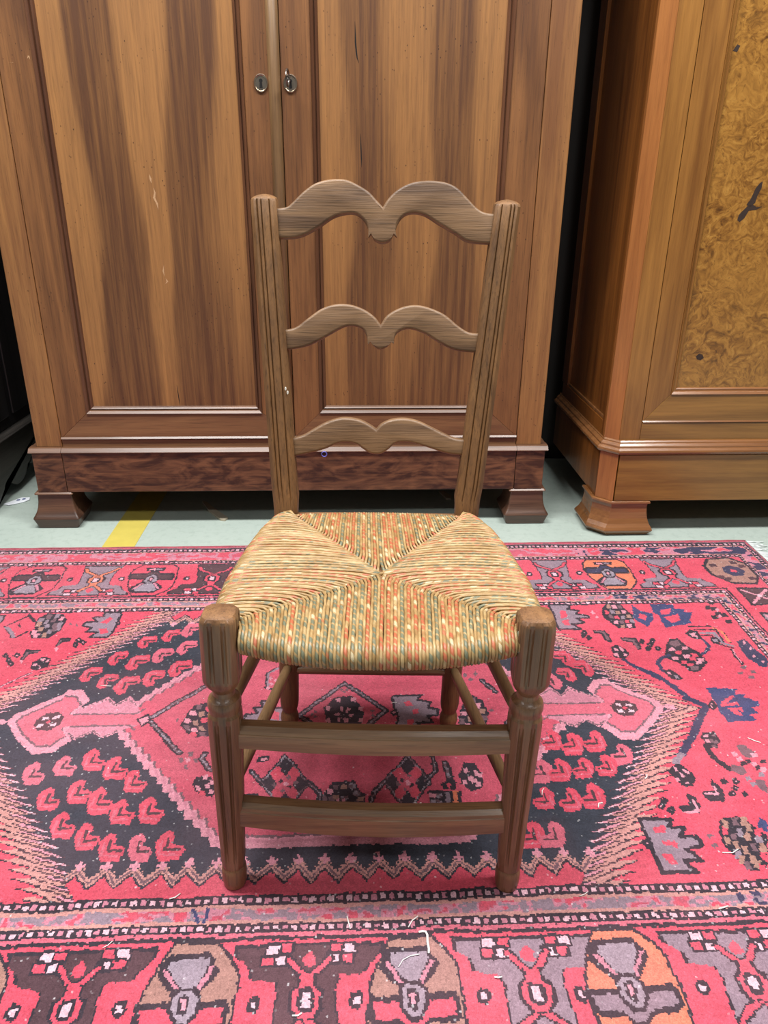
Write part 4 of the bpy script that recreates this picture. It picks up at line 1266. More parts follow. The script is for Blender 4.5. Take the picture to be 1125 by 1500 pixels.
Pi:220,-182 228,-181 228,-193 220,-194
Lk14:176,-135 178,-180
LG5:176,-135 177,-170
Pk:140,-200 193,-202 186,-253 167,-252 160,-233 136,-232
Pg:165,-204 172,-204 169,-252 160,-252
Pg:128,-233 169,-235 167,-248 127,-246
Po:178,-201 186,-202 181,-252 172,-252
Pi:141,-205 150,-206 149,-216 140,-215
PG:151,-206 160,-206 159,-216 150,-216
PG:140,-219 149,-219 148,-229 139,-229
PG:150,-221 158,-221 157,-231 149,-230
Pk:161,-185 176,-177 188,-186 184,-198 164,-198
Pr:170,-187 175,-181 179,-188 174,-194
Pk:47,-221 62,-221 61,-238 47,-238
Pi:51,-229 55,-224 58,-230 54,-235
Pk:56,-224 71,-224 70,-241 55,-241
Pi:59,-232 63,-227 67,-233 63,-238
Pk:60,-233 75,-233 74,-250 59,-250
Pi:63,-241 67,-236 71,-241 67,-246
"""
BOTEHS = [(-524,-134,1,1),(-478,-118,1,1),(-434,-104,1,1),(-391,-126,1,1),(-350,-158,1,1),(-479,-194,1,1),(-435,-179,1,1),(-394,-202,1,1),(-353,-227,1,1),(-308,-224,1,1),(-438,-250,1,1),(-393,-275,1,1),(-351,-298,1,1),(-308,-299,1,1),(-263,-296,1,1),(-477,199,1,-1),(-431,183,1,-1),(-430,260,1,-1),(-383,285,1,-1),(-385,208,1,-1),(-341,236,1,-1),(-342,306,1,-1),(-475,121,1,-1),(-433,106,1,-1),(-385,126,1,-1),(-339,160,1,-1),(-515,145,1,-1),(375,-81,-1,1),(409,-91,-1,1),(451,-86,-1,1),(488,-120,-1,1),(335,-159,-1,1),(368,-157,-1,1),(410,-153,-1,1),(452,-149,-1,1),(326,-221,-1,1),(369,-224,-1,1),(408,-218,-1,1),(289,-296,-1,1),(322,-297,-1,1),(462,172,-1,-1),(492,134,-1,-1),(453,114,-1,-1),(415,94,-1,-1)]

# ================================================================== the rug
RUG_YAW = math.radians(2.7)
RUGC = (RUG_OX, RUG_OY)
rug = empty('oriental_rug', (RUGC[0], RUGC[1], 0), RUG_YAW)
tag(rug, 'red hand-knotted oriental rug with dark medallion and figured borders under the chair', 'rug')
XE, YE = 1126.0, 731.0
CS = 2.5
NX, NY = int(2 * XE / CS), int(2 * YE / CS)
gx = (np.arange(NX) + .5) * CS - XE; gy = (np.arange(NY) + .5) * CS - YE
GX, GY = np.meshgrid(gx, gy)
rs = np.random.RandomState(5)
def smooth_noise(sx, sy, amp, seed):
    r = np.random.RandomState(seed); ax = int(2 * XE / sx) + 3; ay = int(2 * YE / sy) + 3
    g = r.uniform(-1, 1, (ay, ax)); fx = (GX + XE) / sx; fy = (GY + YE) / sy
    ix, iy = fx.astype(int), fy.astype(int); tx, ty = fx - ix, fy - iy
    tx = tx * tx * (3 - 2 * tx); ty = ty * ty * (3 - 2 * ty)
    return amp * ((g[iy, ix] * (1 - tx) + g[iy, ix + 1] * tx) * (1 - ty) + (g[iy + 1, ix] * (1 - tx) + g[iy + 1, ix + 1] * tx) * ty)
WX = GX + smooth_noise(45, 30, 2.2, 1) + smooth_noise(6, 6, 1.5, 2)
WY = GY + smooth_noise(60, 40, 2.6, 3) + smooth_noise(6, 6, 1.4, 4)
PAL = {'r': (186, 69, 87), 'R': (170, 52, 68), 'p': (184, 90, 107), 'i': (190, 126, 141), 'w': (200, 160, 172), 'k': (48, 41, 49), 'n': (104, 78, 86), 'g': (126, 108, 120), 'G': (132, 120, 132),
       'd': (54, 52, 76), 'b': (56, 60, 94), 'D': (50, 52, 62), 'm': (74, 52, 58), 't': (146, 108, 99), 'o': (194, 107, 82), 'h': (176, 125, 120), 'l': (176, 112, 129), 's': (176, 74, 92)}
KEYS = list(PAL); IDX = {k: i for i, k in enumerate(KEYS)}
C = np.full((NY, NX), IDX['r'], np.uint8)
def win(x0, x1, y0, y1):
    return (slice(max(0, int((y0 + YE) / CS) - 3), min(NY, int((y1 + YE) / CS) + 4)), slice(max(0, int((x0 + XE) / CS) - 3), min(NX, int((x1 + XE) / CS) + 4)))
def paint_poly(col, pts):
    xs = [p[0] for p in pts]; ys = [p[1] for p in pts]; w = win(min(xs), max(xs), min(ys), max(ys))
    X, Y = WX[w], WY[w]
    if X.size == 0: return
    ins = np.zeros(X.shape, bool); m = len(pts)
    for i in range(m):
        (xa, ya), (xb, yb) = pts[i], pts[(i + 1) % m]
        if ya == yb: continue
        ins ^= ((ya > Y) != (yb > Y)) & (X < (xb - xa) * (Y - ya) / (yb - ya) + xa)
    C[w][ins] = IDX[col]
def paint_line(col, wd, pts):
    for (xa, ya), (xb, yb) in zip(pts[:-1], pts[1:]):
        h = wd / 2; w = win(min(xa, xb) - h, max(xa, xb) + h, min(ya, yb) - h, max(ya, yb) + h)
        X, Y = WX[w], WY[w]
        if X.size == 0: continue
        L2 = (xb - xa) ** 2 + (yb - ya) ** 2 + 1e-6
        t = np.clip(((X - xa) * (xb - xa) + (Y - ya) * (yb - ya)) / L2, 0, 1)
        C[w][(X - xa - t * (xb - xa)) ** 2 + (Y - ya - t * (yb - ya)) ** 2 < h * h] = IDX[col]
def put(mask, col): C[mask] = IDX[col]
aX, aY = np.abs(WX), np.abs(WY)
# -- medallion: dark ground with long combed edges, left and right tips reach differently far
xo = np.where(WX < 0, 742 - .77 * aY, 676 - .70 * aY)
fr_ = (aY / 17.5) % 1.0
fr_ = np.where(WY < 0, fr_, fr_)
q = aX - xo + 34 * fr_ - 12
fld = aY < 392
put(fld & (q < 0), 'k'); put(fld & (q < -5), 'h'); put(fld & (q < -28), 'm'); put(fld & (q < -34), 'h'); put(fld & (q < -44), 'm'); put(fld & (q < -50), 'i'); put(fld & (q < -60), 'm'); put(fld & (q < -64), 'D')
put(fld & (q < -52) & (q > -58) & (fr_ > .7), 'w')
# -- crenellated foot of the dark ground along both long borders
per = 40.0
tri = np.abs(((WX + 8) / per) % 1.0 - .5) * 2          # 0 at peak, 1 at valley
yz = 384 - 8 - 24 * (1 - tri)
inz = (aX < xo - 62)
tt = aY - yz                                          # >0 towards the border
ck = ((np.floor(GX / 5) + np.floor(GY / 5)) % 2) < 1
put(inz & fld & (tt > -24) & ck, 'h'); put(inz & fld & (tt > -24) & ~ck & (tt < -14), 'D'); put(inz & fld & (tt > -19) & (tt <= -5), 'h'); put(inz & fld & (tt > -14) & (tt < -9), 'n')
put(inz & fld & (tt > -5) & ck, 'k'); put(inz & fld & (tt > 0), 'r')
star = ((np.abs(((WX + 8) / per) % 1.0 - .5) < .07) & (np.abs(aY - 333) < 9)) | ((np.abs(((WX + 8) / per) % 1.0 - .5) < .19) & (np.abs(aY - 334) < 3.2))
put(inz & star, 'i')
# -- pink heart of the medallion, stepped edge
step = 10 * (((aY) / 19.0) % 1.0)
xi = 449 - .82 * (aY) + step - 5
hx = np.minimum(xi - aX, (309 - aY) * .9)
put(hx > 0, 'i'); put((hx > 10), 'l'); put(hx > 15, 'i'); put(hx > 19, 'n'); put(hx > 23.5, 's')
heart = hx > 23.5
# -- pendants
PEND = [(-628,1),(-619,24),(-592,46),(-549,82),(-546,95),(-516,94),(-491,59),(-510,31),(-480,52),(-458,72),(-440,48),(-420,72),(-396,48),(-385,20),(-385,-20),(-412,-32),(-440,-52),(-462,-32),(-486,-54),(-503,-32),(-489,-55),(-503,-70),(-514,-89),(-545,-90),(-569,-68),(-600,-34)]
def shrink(p, c, k): return [(c[0] + (x - c[0]) * k, c[1] + (y - c[1]) * k) for x, y in p]
for s, off in ((1, 0), (-1, -12)):
    T = lambda pts: [(s * x + (off if s < 0 else 0), y + (4 if s < 0 else 0)) for x, y in pts]
    head = [(-628,1),(-619,24),(-592,46),(-549,82),(-546,95),(-516,94),(-491,59),(-508,31),(-508,-32),(-489,-55),(-503,-70),(-514,-89),(-545,-90),(-569,-68),(-600,-34)]
    paint_poly('l', T(PEND)); paint_poly('i', T(head)); paint_poly('n', T(shrink(head, (-548, 0), .80))); paint_poly('p', T(shrink(head, (-548, 0), .74)))
    paint_poly('p', T([(-530, 17), (-380, 17), (-380, -17), (-530, -17)]))
    paint_line('n', 4, T([(-508, 18), (-392, 18), (-380, 32)])); paint_line('n', 4, T([(-505, -17), (-398, -17), (-386, -30)]))
    for a, b_ in (((-500, 36), (-458, 64)), ((-458, 64), (-440, 42)), ((-440, 42), (-420, 64)), ((-420, 64), (-398, 42)), ((-500, -36), (-484, -50)), ((-484, -50), (-462, -30)), ((-462, -30), (-440, -48)), ((-440, -48), (-414, -32))):
        paint_line('i', 6, T([a, b_]))
        for k in range(6):
            t = (k + .5) / 6; x, y = lerp(a[0], b_[0], t), lerp(a[1], b_[1], t); paint_poly('n', T([(x - 2, y - 2), (x + 2, y - 2), (x + 2, y + 2), (x - 2, y + 2)]))
    fcx = -550
    paint_poly('m', T([(fcx - 22, -9), (fcx - 9, -24), (fcx + 12, -24), (fcx + 24, -8), (fcx + 24, 10), (fcx + 10, 25), (fcx - 12, 24), (fcx - 23, 9)]))
    for dx, dy in ((-9, 10), (10, 11), (-11, -10), (11, -9)): paint_poly('w', T([(fcx + dx - 6, dy - 6), (fcx + dx + 6, dy - 3), (fcx + dx + 5, dy + 6), (fcx + dx - 5, dy + 4)]))
    paint_poly('r', T([(fcx - 4, 0), (fcx, -5), (fcx + 4, 0), (fcx, 5)]))
    paint_poly('i', T([(-650, 6), (-636, 8), (-626, 1), (-636, -6), (-650, -5)]))
# -- botehs
BSH = [(-18, 18), (-8, 27), (1, 22), (4, 11), (1, 2), (18, -3), (21, -11), (18, -20), (17, -29), (-10, -28), (-17, -16), (-20, -3), (-22, 9)]
for bx, by_, sx, sy in BOTEHS:
    j = rs.uniform(.92, 1.08); T = lambda pts: [(bx + sx * x * j, by_ + sy * y * j) for x, y in pts]
    paint_poly('r' if rs.rand() < .8 else 'p', T(BSH))
    paint_line('m', 4.2, T([(-4, 10), (-5, -9), (14, -9)])); paint_line('p', 3.6, T([(-12, 6), (-13, -18), (12, -19)]))
# -- traced field motifs
for row in RUG_TRACE.strip().split('\n'):
    h, p = row.split(':'); pts = [tuple(float(v) for v in q.split(',')) for q in p.split(' ')]
    if h[0] == 'P': paint_poly(h[1], pts)
    else: paint_line(h[1], float(h[2:]) * .92, pts)
# mottling of the white-and-black bead lines
bd_ = (C == IDX['G']) & (((np.floor(GX / 7.5) + np.floor(GY / 7.5)) % 2) < 1); C[bd_] = IDX['n']
# -- borders
ty_ = (aY - 392) / 338.0; tx_ = (aX - 900) / 226.0
t = np.maximum(ty_, tx_); endz = tx_ > ty_
run = np.where(endz, WY, WX)
bor = t > 0
def beads(lo, hi, a, b_, per):
    m = bor & (t > lo) & (t < hi); put(m, 'k')
    mid = (lo + hi) / 2; h = (hi - lo) * .25
    k = (run / per) % 1.0; kk = np.floor(run / per) % 2
    on = bor & (np.abs(t - mid) < h) & (k > .22) & (k < .82)
    put(on & (kk < 1), a); put(on & (kk >= 1), b_)
put(bor, 'p')
beads(.0, .047, 'w', 'l', 12.5)
put(bor & (t >= .047) & (t < .056), 'h')
g1 = bor & (t >= .056) & (t < .125); put(g1, 'l')
blot_ = smooth_noise(17, 15, .9, 21) + smooth_noise(7, 6, .7, 22)
put(g1 & (blot_ > .05), 'g'); put(g1 & (blot_ < -.42), 's'); put(g1 & (blot_ < -.68), 'r')
put(g1 & ((t < .066) | (t > .116)), 'h')
blue_ = (WX > 630) | ((WX > 560) & (WY < 0))
put(g1 & blue_ & (blot_ > .35), 'd'); put(g1 & (np.abs(WX + 205 + .4 * (WY + 420)) < 3) & (WY < 0), 'b'); put(g1 & (np.abs(WX + 190) < 2.2) & (WY < 0), 'b')
put(bor & (t >= .125) & (t < .132), 'h')
beads(.132, .174, 'w', 'l', 12.5)
put(bor & (t >= .174) & (t < .192), 'p'); put(bor & (t >= .192) & (t < .208), 'k')
main = bor & (t >= .208) & (t < .69); put(main, 'r')
put(bor & (t >= .69) & (t < .70), 'p')
beads(.70, .745, 'w', 'l', 12.5)
g2 = bor & (t >= .745) & (t < .90); put(g2, 'l')
blot2 = smooth_noise(40, 18, 1, 31) + smooth_noise(12, 8, .5, 32)
put(g2 & (blot2 > .3), 's'); put(g2 & (blot2 < -.35), 'r'); put(g2 & blue_ & (blot2 > .2), 'd')
put(g2 & ((t < .757) | (t > .888)), 'h')
beads(.90, .955, 'w', 'l', 12.5)
put(bor & (t >= .955), 'n'); put(bor & (t >= .972), 's')
# border motifs; local frame: x along, y outward, centre of main border at 0
def motif_shield(cx, sy, fill, bar, cup='G', ycen=548):
    T = lambda pts: [(cx + x * .9, sy * (ycen + y)) for x, y in pts]
    out = [(-36, -82), (24, -82), (48, -58), (58, -42), (60, 10), (56, 58), (40, 74), (-48, 74), (-66, 50), (-70, 20), (-64, -20), (-52, -50)]
    paint_poly('k', T(shrink(out, (-4, 0), 1.06))); paint_poly(fill, T(out))
    paint_poly('k', T([(-40, -70), (18, -70), (26, -58), (34, -44), (28, -32), (4, -10), (-6, 0), (-16, -4), (-44, -30), (-54, -42), (-50, -54)]))
    paint_poly('l', T([(-46, -50), (-38, -50), (-20, -22), (-26, -20)])); paint_poly('l', T([(22, -50), (28, -50), (8, -16), (2, -20)]))
    paint_poly(cup, T([(-36, -62), (18, -62), (20, -54), (4, -24), (-10, -18), (-22, -28), (-38, -52)]))
    paint_poly('k', T([(-76 + 8, -2), (-20, -4), (-6, -18), (10, -4), (52, -6), (56, 4), (56, 26), (46, 32), (12, 30), (2, 44), (-16, 44), (-26, 32), (-64, 32), (-72, 20)]))
    paint_poly(bar, T([(-64, 4), (-24, 4), (-8, 24), (8, 4), (48, 2), (50, 22), (12, 24), (0, 38), (-16, 38), (-28, 25), (-62, 25)]))
    paint_poly('k', T([(-28, -12), (-20, -22), (4, -22), (14, -10), (14, 8), (2, 26), (-12, 28), (-26, 12)]))
    paint_poly('G', T([(-24, -10), (-16, -18), (0, -18), (10, -8), (9, 6), (0, 20), (-10, 22), (-22, 8)]))
    paint_poly('k', T([(-16, -12), (-2, -12), (0, 8), (-6, 16), (-14, 10)])); paint_poly('i', T([(-12, -8), (-5, -8), (-4, 4), (-10, 8)]))
    paint_poly('k', T([(-30, 44), (18, 44), (22, 60), (-34, 60)])); paint_poly('i', T([(-22, 48), (-6, 48), (-6, 56), (-24, 56)])); paint_poly('g', T([(-2, 48), (12, 48), (14, 56), (-2, 56)]))
def motif_wing(cx, sy, fill, x_col='r', ycen=548, alt='m'):
    T = lambda pts: [(cx + x, sy * (ycen + y)) for x, y in pts]
    a = [(-94, -76), (94, -76), (92, -64), (74, -46), (70, -34), (38, -32), (34, -10), (40, 40), (48, 74), (-48, 74), (-40, 40), (-36, -10), (-40, -26), (-72, -32), (-74, -48), (-92, -60)]
    paint_poly('k', T(shrink(a, (0, 0), 1.05))); paint_poly(fill, T(shrink(a, (0, -2), .985)))
    for x, y, c_ in ((-48, -72, 'w'), (-30, -72, 'r'), (-52, -57, 'r'), (-34, -56, 'w'), (34, -72, 'r'), (52, -72, 'w'), (30, -56, 'w'), (48, -57, 'r')):
        paint_poly('k', T([(x - 10, y - 9), (x + 10, y - 9), (x + 10, y + 9), (x - 10, y + 9)])); paint_poly(c_, T([(x - 7, y - 5.5), (x + 7, y - 5.5), (x + 7, y + 5.5), (x - 7, y + 5.5)]))
    for pts in ([(-26, -56), (-10, -36), (0, -28)], [(26, -56), (10, -36), (0, -28)], [(0, 20), (-34, 44), (-40, 60)], [(0, 20), (30, 42), (40, 60)]):
        paint_line('k', 12, T(pts)); paint_line(x_col, 7, T(pts))
    paint_poly('k', T([(-12, -34), (12, -34), (12, -20), (22, -12), (22, 10), (12, 22), (-12, 22), (-22, 10), (-22, -12), (-12, -20)]))
    paint_poly(x_col, T([(-8, -34), (8, -34), (9, -18), (17, -10), (17, 8), (9, 20), (-9, 20), (-17, 8), (-17, -10), (-9, -18)]))
    paint_poly('k', T([(-8, -15), (8, -15), (10, -8), (10, 6), (6, 13), (-6, 13), (-10, 6), (-10, -8)])); paint_poly('w', T([(-5, -10), (5, -10), (5, 8), (-5, 8)]))
    paint_poly('r', T([(-9, -56), (0, -66), (9, -56), (8, -46), (0, -42), (-8, -46)]))
def eye(x, y):
    paint_poly('k', [(x - 8, y - 7), (x + 2, y - 12), (x + 9, y - 2), (x + 6, y + 10), (x - 4, y + 11), (x - 9, y + 3)]); paint_poly('w', [(x - 4, y - 4), (x + 3, y - 5), (x + 4, y + 4), (x - 3, y + 5)])
Fm = {-758: ('S', 't'), -626: ('W', 'm'), -478: ('S', 't'), -339: ('W', 'm'), -189: ('S', 't'), -45: ('W', 'm'), 94: ('S', 't'), 242: ('W', 'g'), 369: ('S', 'o'), 520: ('W', 'g'), 664: ('S', 'h'), 808: ('W', 'm')}
Bm = {-915: ('W', 'g'), -770: ('S', 'r'), -624: ('W', 'g'), -482: ('S', 'r'), -336: ('W', 'm'), -190: ('S', 't'), -45: ('W', 'g'), 100: ('S', 'o'), 245: ('W', 'm'), 390: ('S', 'o'), 537: ('W', 'g'), 683: ('S', 'o'), 832: ('W', 'g')}
for sy, D_ in ((-1, Fm), (1, Bm)):
    for cx, (k, c_) in D_.items():
        if k == 'S':
            motif_shield(cx, sy, c_, 'd' if (sy > 0 and c_ == 'o') else ('m' if sy > 0 else ('g' if c_ == 'o' else 'r')))
        else: motif_wing(cx, sy, c_, 'o' if (sy > 0 and cx == -624) else 'r')
    xs_ = sorted(D_)
    for a, b_ in zip(xs_[:-1], xs_[1:]): eye((a + b_) / 2 + (8 if D_[a][0] == 'S' else -8), sy * 550)
for sx in (-1, 1):
    for sy in (-1, 1):
        cx, cy = sx * 1006, sy * 552
        T = lambda pts: [(cx + x * sx, cy + y * sy) for x, y in pts]
        paint_poly('k', T([(-66, -20), (-30, -70), (30, -74), (54, -30), (54, 40), (20, 76), (-40, 72), (-70, 30)])); paint_poly('t', T([(-58, -16), (-28, -62), (26, -66), (48, -28), (48, 36), (16, 68), (-36, 64), (-62, 26)]))
        paint_poly('d', T([(-24, -12), (-10, -28), (14, -26), (28, -6), (22, 18), (0, 28), (-20, 16)])); paint_poly('r', T([(-8, -8), (6, -10), (10, 4), (-4, 8)]))
        for px, py in ((-44, -34), (-30, -46), (34, 24), (20, 44), (-40, 30), (30, -40)): paint_poly('m', T([(px - 9, py - 8), (px + 9, py - 8), (px + 9, py + 8), (px - 9, py + 8)]))
    for j, cy in enumerate((-400, -260, -120, 20, 160, 300, 420)):
        cx = sx * 1012; paint_poly('k', [(cx - 42, cy - 44), (cx + 42, cy - 40), (cx + 44, cy + 40), (cx - 40, cy + 44)]); paint_poly('m' if j % 2 == 0 else 'g', [(cx - 36, cy - 38), (cx + 37, cy - 34), (cx + 38, cy + 34), (cx - 35, cy + 38)])
        paint_line('i', 8, [(cx - 30, cy - 30), (cx + 30, cy + 30)]); paint_line('i', 8, [(cx - 30, cy + 30), (cx + 30, cy - 30)]); paint_poly('w', [(cx - 8, cy), (cx, cy - 9), (cx + 8, cy), (cx, cy + 9)])
# -- knot colours: dye lots, wear, lint
rgb = np.array([lin(*PAL[k])[:3] for k in KEYS], np.float32)[C]
val = 1 + rs.normal(0, .085, (NY, NX)) + smooth_noise(160, 14, .07, 41) + smooth_noise(30, 30, .05, 42) + smooth_noise(9, 5, .06, 43)
rgb = rgb * val[..., None]
wear = np.clip(smooth_noise(260, 200, .5, 44) + smooth_noise(50, 50, .35, 45) + .25, 0, 1)[..., None] * .20
rgb = rgb * (1 - wear) + np.array(lin(196, 140, 150)[:3], np.float32) * wear * (.35 + .65 * np.clip(rgb.mean(-1, keepdims=True) * 3, 0, 1))
darkk = np.isin(C, [IDX['D'], IDX['m'], IDX['k'], IDX['b'], IDX['d']])
lint = rs.rand(NY, NX) < np.where(darkk, .012, .004)
la_ = rs.uniform(.08, .6, (lint.sum(), 1)) ** 1.5
rgb[lint] = rgb[lint] * (1 - la_) + np.array(lin(222, 218, 222)[:3]) * la_
rgb = np.clip(rgb, 0, 1)

# pile: one facet per knot, slightly uneven
vx = (np.arange(NX + 1)) * CS - XE; vy = (np.arange(NY + 1)) * CS - YE
VX, VY = np.meshgrid(vx, vy)
jit = rs.uniform(-.28, .28, (2, NY + 1, NX + 1)) * CS
edge = np.zeros((NY + 1, NX + 1), bool); edge[0] = edge[-1] = True; edge[:, 0] = edge[:, -1] = True
jit[:, edge] = 0
low = np.pad(np.repeat(np.repeat(rs.uniform(-1, 1, (NY // 60 + 2, NX // 60 + 2)), 60, 0), 60, 1), 0)[:NY + 1, :NX + 1]
VZ = 3.7 + rs.uniform(-.55, .55, (NY + 1, NX + 1))
dk = np.zeros((NY + 1, NX + 1)); dk[:-1, :-1] = darkk * -.5; VZ = VZ + dk       # corroded dark wool lies lower
VZ[edge] = 1.8
co = np.stack([(VX + jit[0]) / 1000, (VY + jit[1]) / 1000, VZ / 1000], -1).reshape(-1, 3).astype(np.float32)
me = bpy.data.meshes.new('pile')
nv = co.shape[0]; nf = NX * NY
me.vertices.add(nv); me.vertices.foreach_set('co', co.ravel())
i0 = (np.arange(NY)[:, None] * (NX + 1) + np.arange(NX)[None]).ravel()
quads = np.stack([i0, i0 + 1, i0 + NX + 2, i0 + NX + 1], -1).astype(np.int32)
me.loops.add(nf * 4); me.loops.foreach_set('vertex_index', quads.ravel())
me.polygons.add(nf); me.polygons.foreach_set('loop_start', np.arange(nf, dtype=np.int32) * 4)
me.update(calc_edges=True)
ca = me.attributes.new('knot', 'FLOAT_COLOR', 'FACE')
ca.data.foreach_set('color', np.concatenate([rgb.reshape(-1, 3), np.ones((nf, 1))], 1).astype(np.float32).ravel())
m_, nt_, b_ = new_mat('wool_pile'); g_ = N(nt_)
at_ = g_('ShaderNodeAttribute'); at_.attribute_name = 'knot'
tc_ = g_('ShaderNodeTexCoord')
nz_ = g_('ShaderNodeTexNoise', {'Vector': tc_.outputs['Object'], 'Scale': 700.0, 'Detail': 2.0})
fm_ = g_('ShaderNodeMapRange', {'Value': nz_.outputs['Fac'], 'From Min': .3, 'From Max': .7, 'To Min': .8, 'To Max': 1.2}).outputs[0]
g_.link(g_.mix(1.0, at_.outputs['Color'], g_('ShaderNodeCombineColor', {0: fm_, 1: fm_, 2: fm_}).outputs[0], 'MULTIPLY'), b_.inputs['Base Color'])
b_.inputs['Roughness'].default_value = .85; b_.inputs['Specular IOR Level'].default_value = .2
b_.inputs['Sheen Weight'].default_value = .25; b_.inputs['Sheen Roughness'].default_value = .4
g_.link(g_('ShaderNodeBump', {'Strength': .5, 'Distance': .001, 'Height': nz_.outputs['Fac']}).outputs[0], b_.inputs['Normal'])
me.materials.append(m_); me.shade_smooth()
pile = link(bpy.data.objects.new('pile', me), rug)
M['selv'] = plain('rug_selvedge', lin(150, 84, 92), .9, nscale=200, noise=.3)
board('backing', rug, M['selv'], -XE / 1000, XE / 1000, -YE / 1000, YE / 1000, .0002, .0014, 0)
for sy in (-1, 1):
    bm = bmesh.new(); add_tube(bm, [(x, sy * (YE + 1) / 1000 + rs.uniform(-.0015, .0015), .0022) for x in np.linspace(-XE / 1000, XE / 1000, 90)], .0021, 8)
    bm_obj('selvedge', bm, M['selv'], rug, True)
M['fringe'] = plain('cotton_fringe', lin(200, 206, 204), .9, noise=.12)
for sx in (-1, 1):
    bm = bmesh.new()
    for y in np.arange(-.722, .728, .0052):
        L = rs.uniform(.028, .052); dy = rs.uniform(-.014, .014); x0 = sx * (XE / 1000 - .002)
        add_tube(bm, [(x0, y, .0038), (x0 + sx * L * .4, y + dy * .3, .0030), (x0 + sx * L * .75, y + dy * .7, .0022), (x0 + sx * L, y + dy, .0018)], [.0017, .0016, .0014, .0008], 5)
    bm_obj('fringe', bm, M['fringe'], rug)['kind'] = 'stuff'

# ================================================================== small things
def flat_piece(name, pts, z0, z1, mat, curl=0.0):
    bm = bmesh.new(); c = Vector((sum(p[0] for p in pts) / len(pts), sum(p[1] for p in pts) / len(pts), 0))
    lo = [bm.verts.new((x, y, z0 + curl * (i % 2))) for i, (x, y) in enumerate(pts)]; hi = [bm.verts.new((x, y, z1 + curl * (i % 2))) for i, (x, y) in enumerate(pts)]
    bm.faces.new(lo); bm.faces.new(hi)
    for i in range(len(pts)): bm.faces.new((lo[i], hi[i], hi[(i + 1) % len(pts)], lo[(i + 1) % len(pts)]))
    return bm_obj(name, bm, mat)
yl = flat_piece('floor_stripe', [(-.767, 1.80), (-.679, 1.80), (-.690, 2.10), (-.706, 2.52), (-.790, 2.52), (-.778, 2.10)], 0.0, .0012, M['yellow'])
tag(yl, 'yellow painted floor stripe running under the walnut armoire', 'floor marking')
pp = flat_piece('paper_scrap', [(-1.170, 2.170), (-1.150, 2.160), (-1.118, 2.186), (-1.104, 2.205), (-1.112, 2.226), (-1.135, 2.222)], .0008, .0022, M['paper'], .0012)
tag(pp, 'small white paper scrap on the floor under the dark cabinet', 'paper')
ink = plain('blue_ink', lin(90, 100, 140), .8)
M['ink'] = ink
for dx in (0, .014):
    mesh_obj('ink_mark', [(-1.140 + dx, 2.192 + dx * .6, .0042), (-1.131 + dx, 2.196 + dx * .6, .0042), (-1.133 + dx, 2.206 + dx * .6, .0042), (-1.141 + dx, 2.203 + dx * .6, .0042)], [(0, 1, 2, 3)], ink, pp)
sp = flat_piece('wood_splinter', [(-.565, 2.20), (-.55, 2.195), (-.515, 2.145), (-.462, 2.078), (-.468, 2.062), (-.482, 2.066), (-.53, 2.13)], .0, .006, M['splinter'])
tag(sp, 'flat splinter of wood lying in the shade under the walnut armoire', 'splinter')
bk = flat_piece('cardboard_chip', [(.176, 2.300), (.192, 2.306), (.214, 2.262), (.210, 2.240), (.196, 2.244)], .0, .006, M['splinter'])
tag(bk, 'small pale chip on the dark floor under the right walnut door', 'chip')
bm = bmesh.new(); cx_, cz_ = .091, .222
add_tube(bm, [(cx_ + .0072 * math.cos(a), -.0095 - .0015 * math.sin(a), cz_ + .0078 * math.sin(a)) for a in [2 * math.pi * i / 20 for i in range(20)]], .0012, 6, True)
lp = bm_obj('thread_loop', bm, M['bluetape'], None, True)
lp.location = (-.26, 2.04, 0); lp.rotation_euler = (0, 0, ARM_YAW)
tag(lp, 'tiny blue loop caught on the base moulding behind the lowest chair slat', 'loop')
M['lint'] = plain('white_lint', lin(232, 228, 224), .9)
rl = random.Random(3)
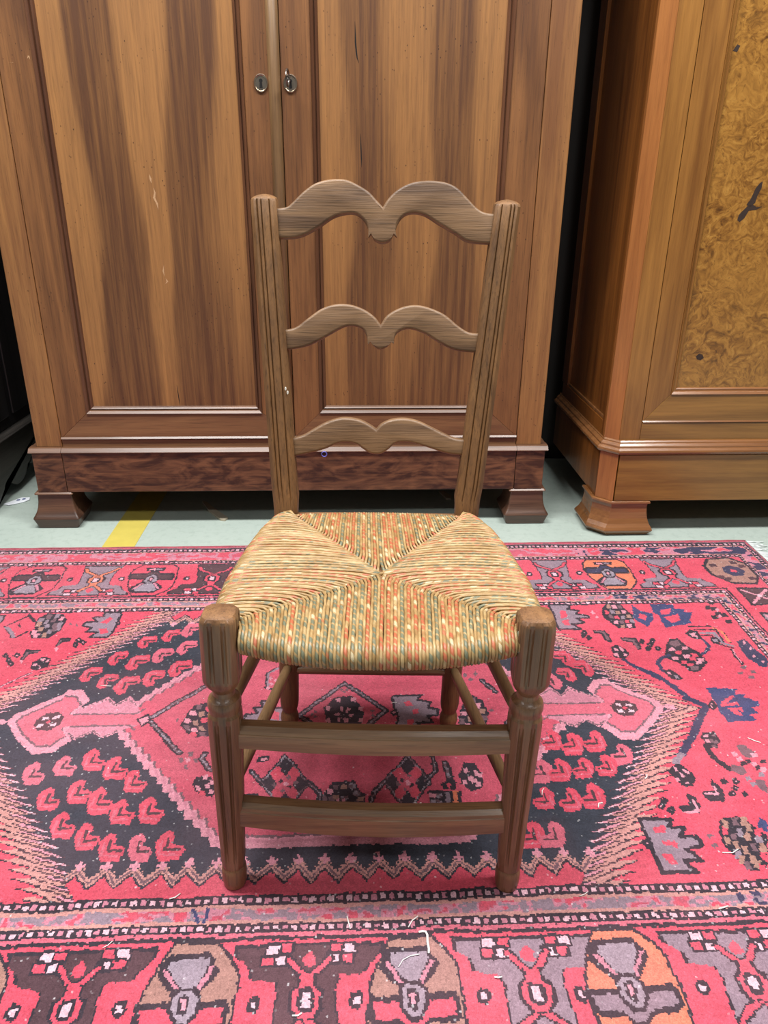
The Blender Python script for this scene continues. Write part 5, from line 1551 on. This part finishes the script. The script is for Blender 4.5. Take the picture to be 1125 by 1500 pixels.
def lint(pts, r=.0007):
    bm = bmesh.new(); add_tube(bm, [(x, y, .0050 + .0006 * math.sin(3 * i)) for i, (x, y) in enumerate(pts)], r, 6)
    o = bm_obj('lint_thread', bm, M['lint'], None, True)
    tag(o, 'short white lint thread lying on the rug', 'thread', 'white lint threads scattered over the rug')
    return o
o = lint([(.052, .722), (.057, .7235), (.0615, .723), (.0635, .718), (.0632, .708), (.0645, .698), (.0642, .692)], .0016)
o['label'] = 'bent white lint thread on the tan border figure in front of the chair'
o = lint([(.024, .672), (.030, .682), (.040, .688), (.052, .690)], .0006); o['label'] = 'fine curled hair crossing the grey cup figure in front of the chair'
LINT = (((.045, .738), .9, .022, 'tan border figure, nearest the bent thread'), ((-.043, .736), -1.3, .020, 'dark front border left of the tan figure'), ((.289, .785), .5, .016, 'pale guard stripe right of the right front foot'),
        ((.356, .954), .8, .014, 'dark ground below the leaf rows, right side'), ((.268, .983), 1.2, .016, 'dark ground close beside the right front leg'), ((.53, .864), .25, .028, 'red field beside the tan lattice flower at right'),
        ((.676, 1.115), -.6, .022, 'red field below the big blue figure at right'), ((-.55, 1.259), -.1, .024, 'dark ground among the upper left leaves'), ((.151, .660), .1, .010, 'tan border figure, right shoulder'),
        ((.48, .765), .3, .016, 'front border under the right-hand lattice flower'), ((-.36, .70), .8, .014, 'dark brown front border figure at far left'), ((-.29, .775), .6, .016, 'bead stripe left of the left front foot'),
        ((.023, 1.213), .2, .012, 'pink ground between the back feet beside the grey comb figure'), ((.059, .956), .0, .012, 'pink ground between the two front stretchers'), ((.45, 1.02), 1.0, .012, 'combed tan edge right of the leaf rows'), ((-.10, .61), .3, .012, 'front border at the bottom edge, left of centre'))
for (x, y), a, L, where in LINT:
    k = rl.uniform(-.004, .004)
    o = lint([(x - math.cos(a) * L / 2, y - math.sin(a) * L / 2), (x + k * .5, y - k), (x + math.cos(a) * L / 2, y + math.sin(a) * L / 2)], rl.uniform(.0005, .0011))
    o['label'] = 'white lint thread on the ' + where
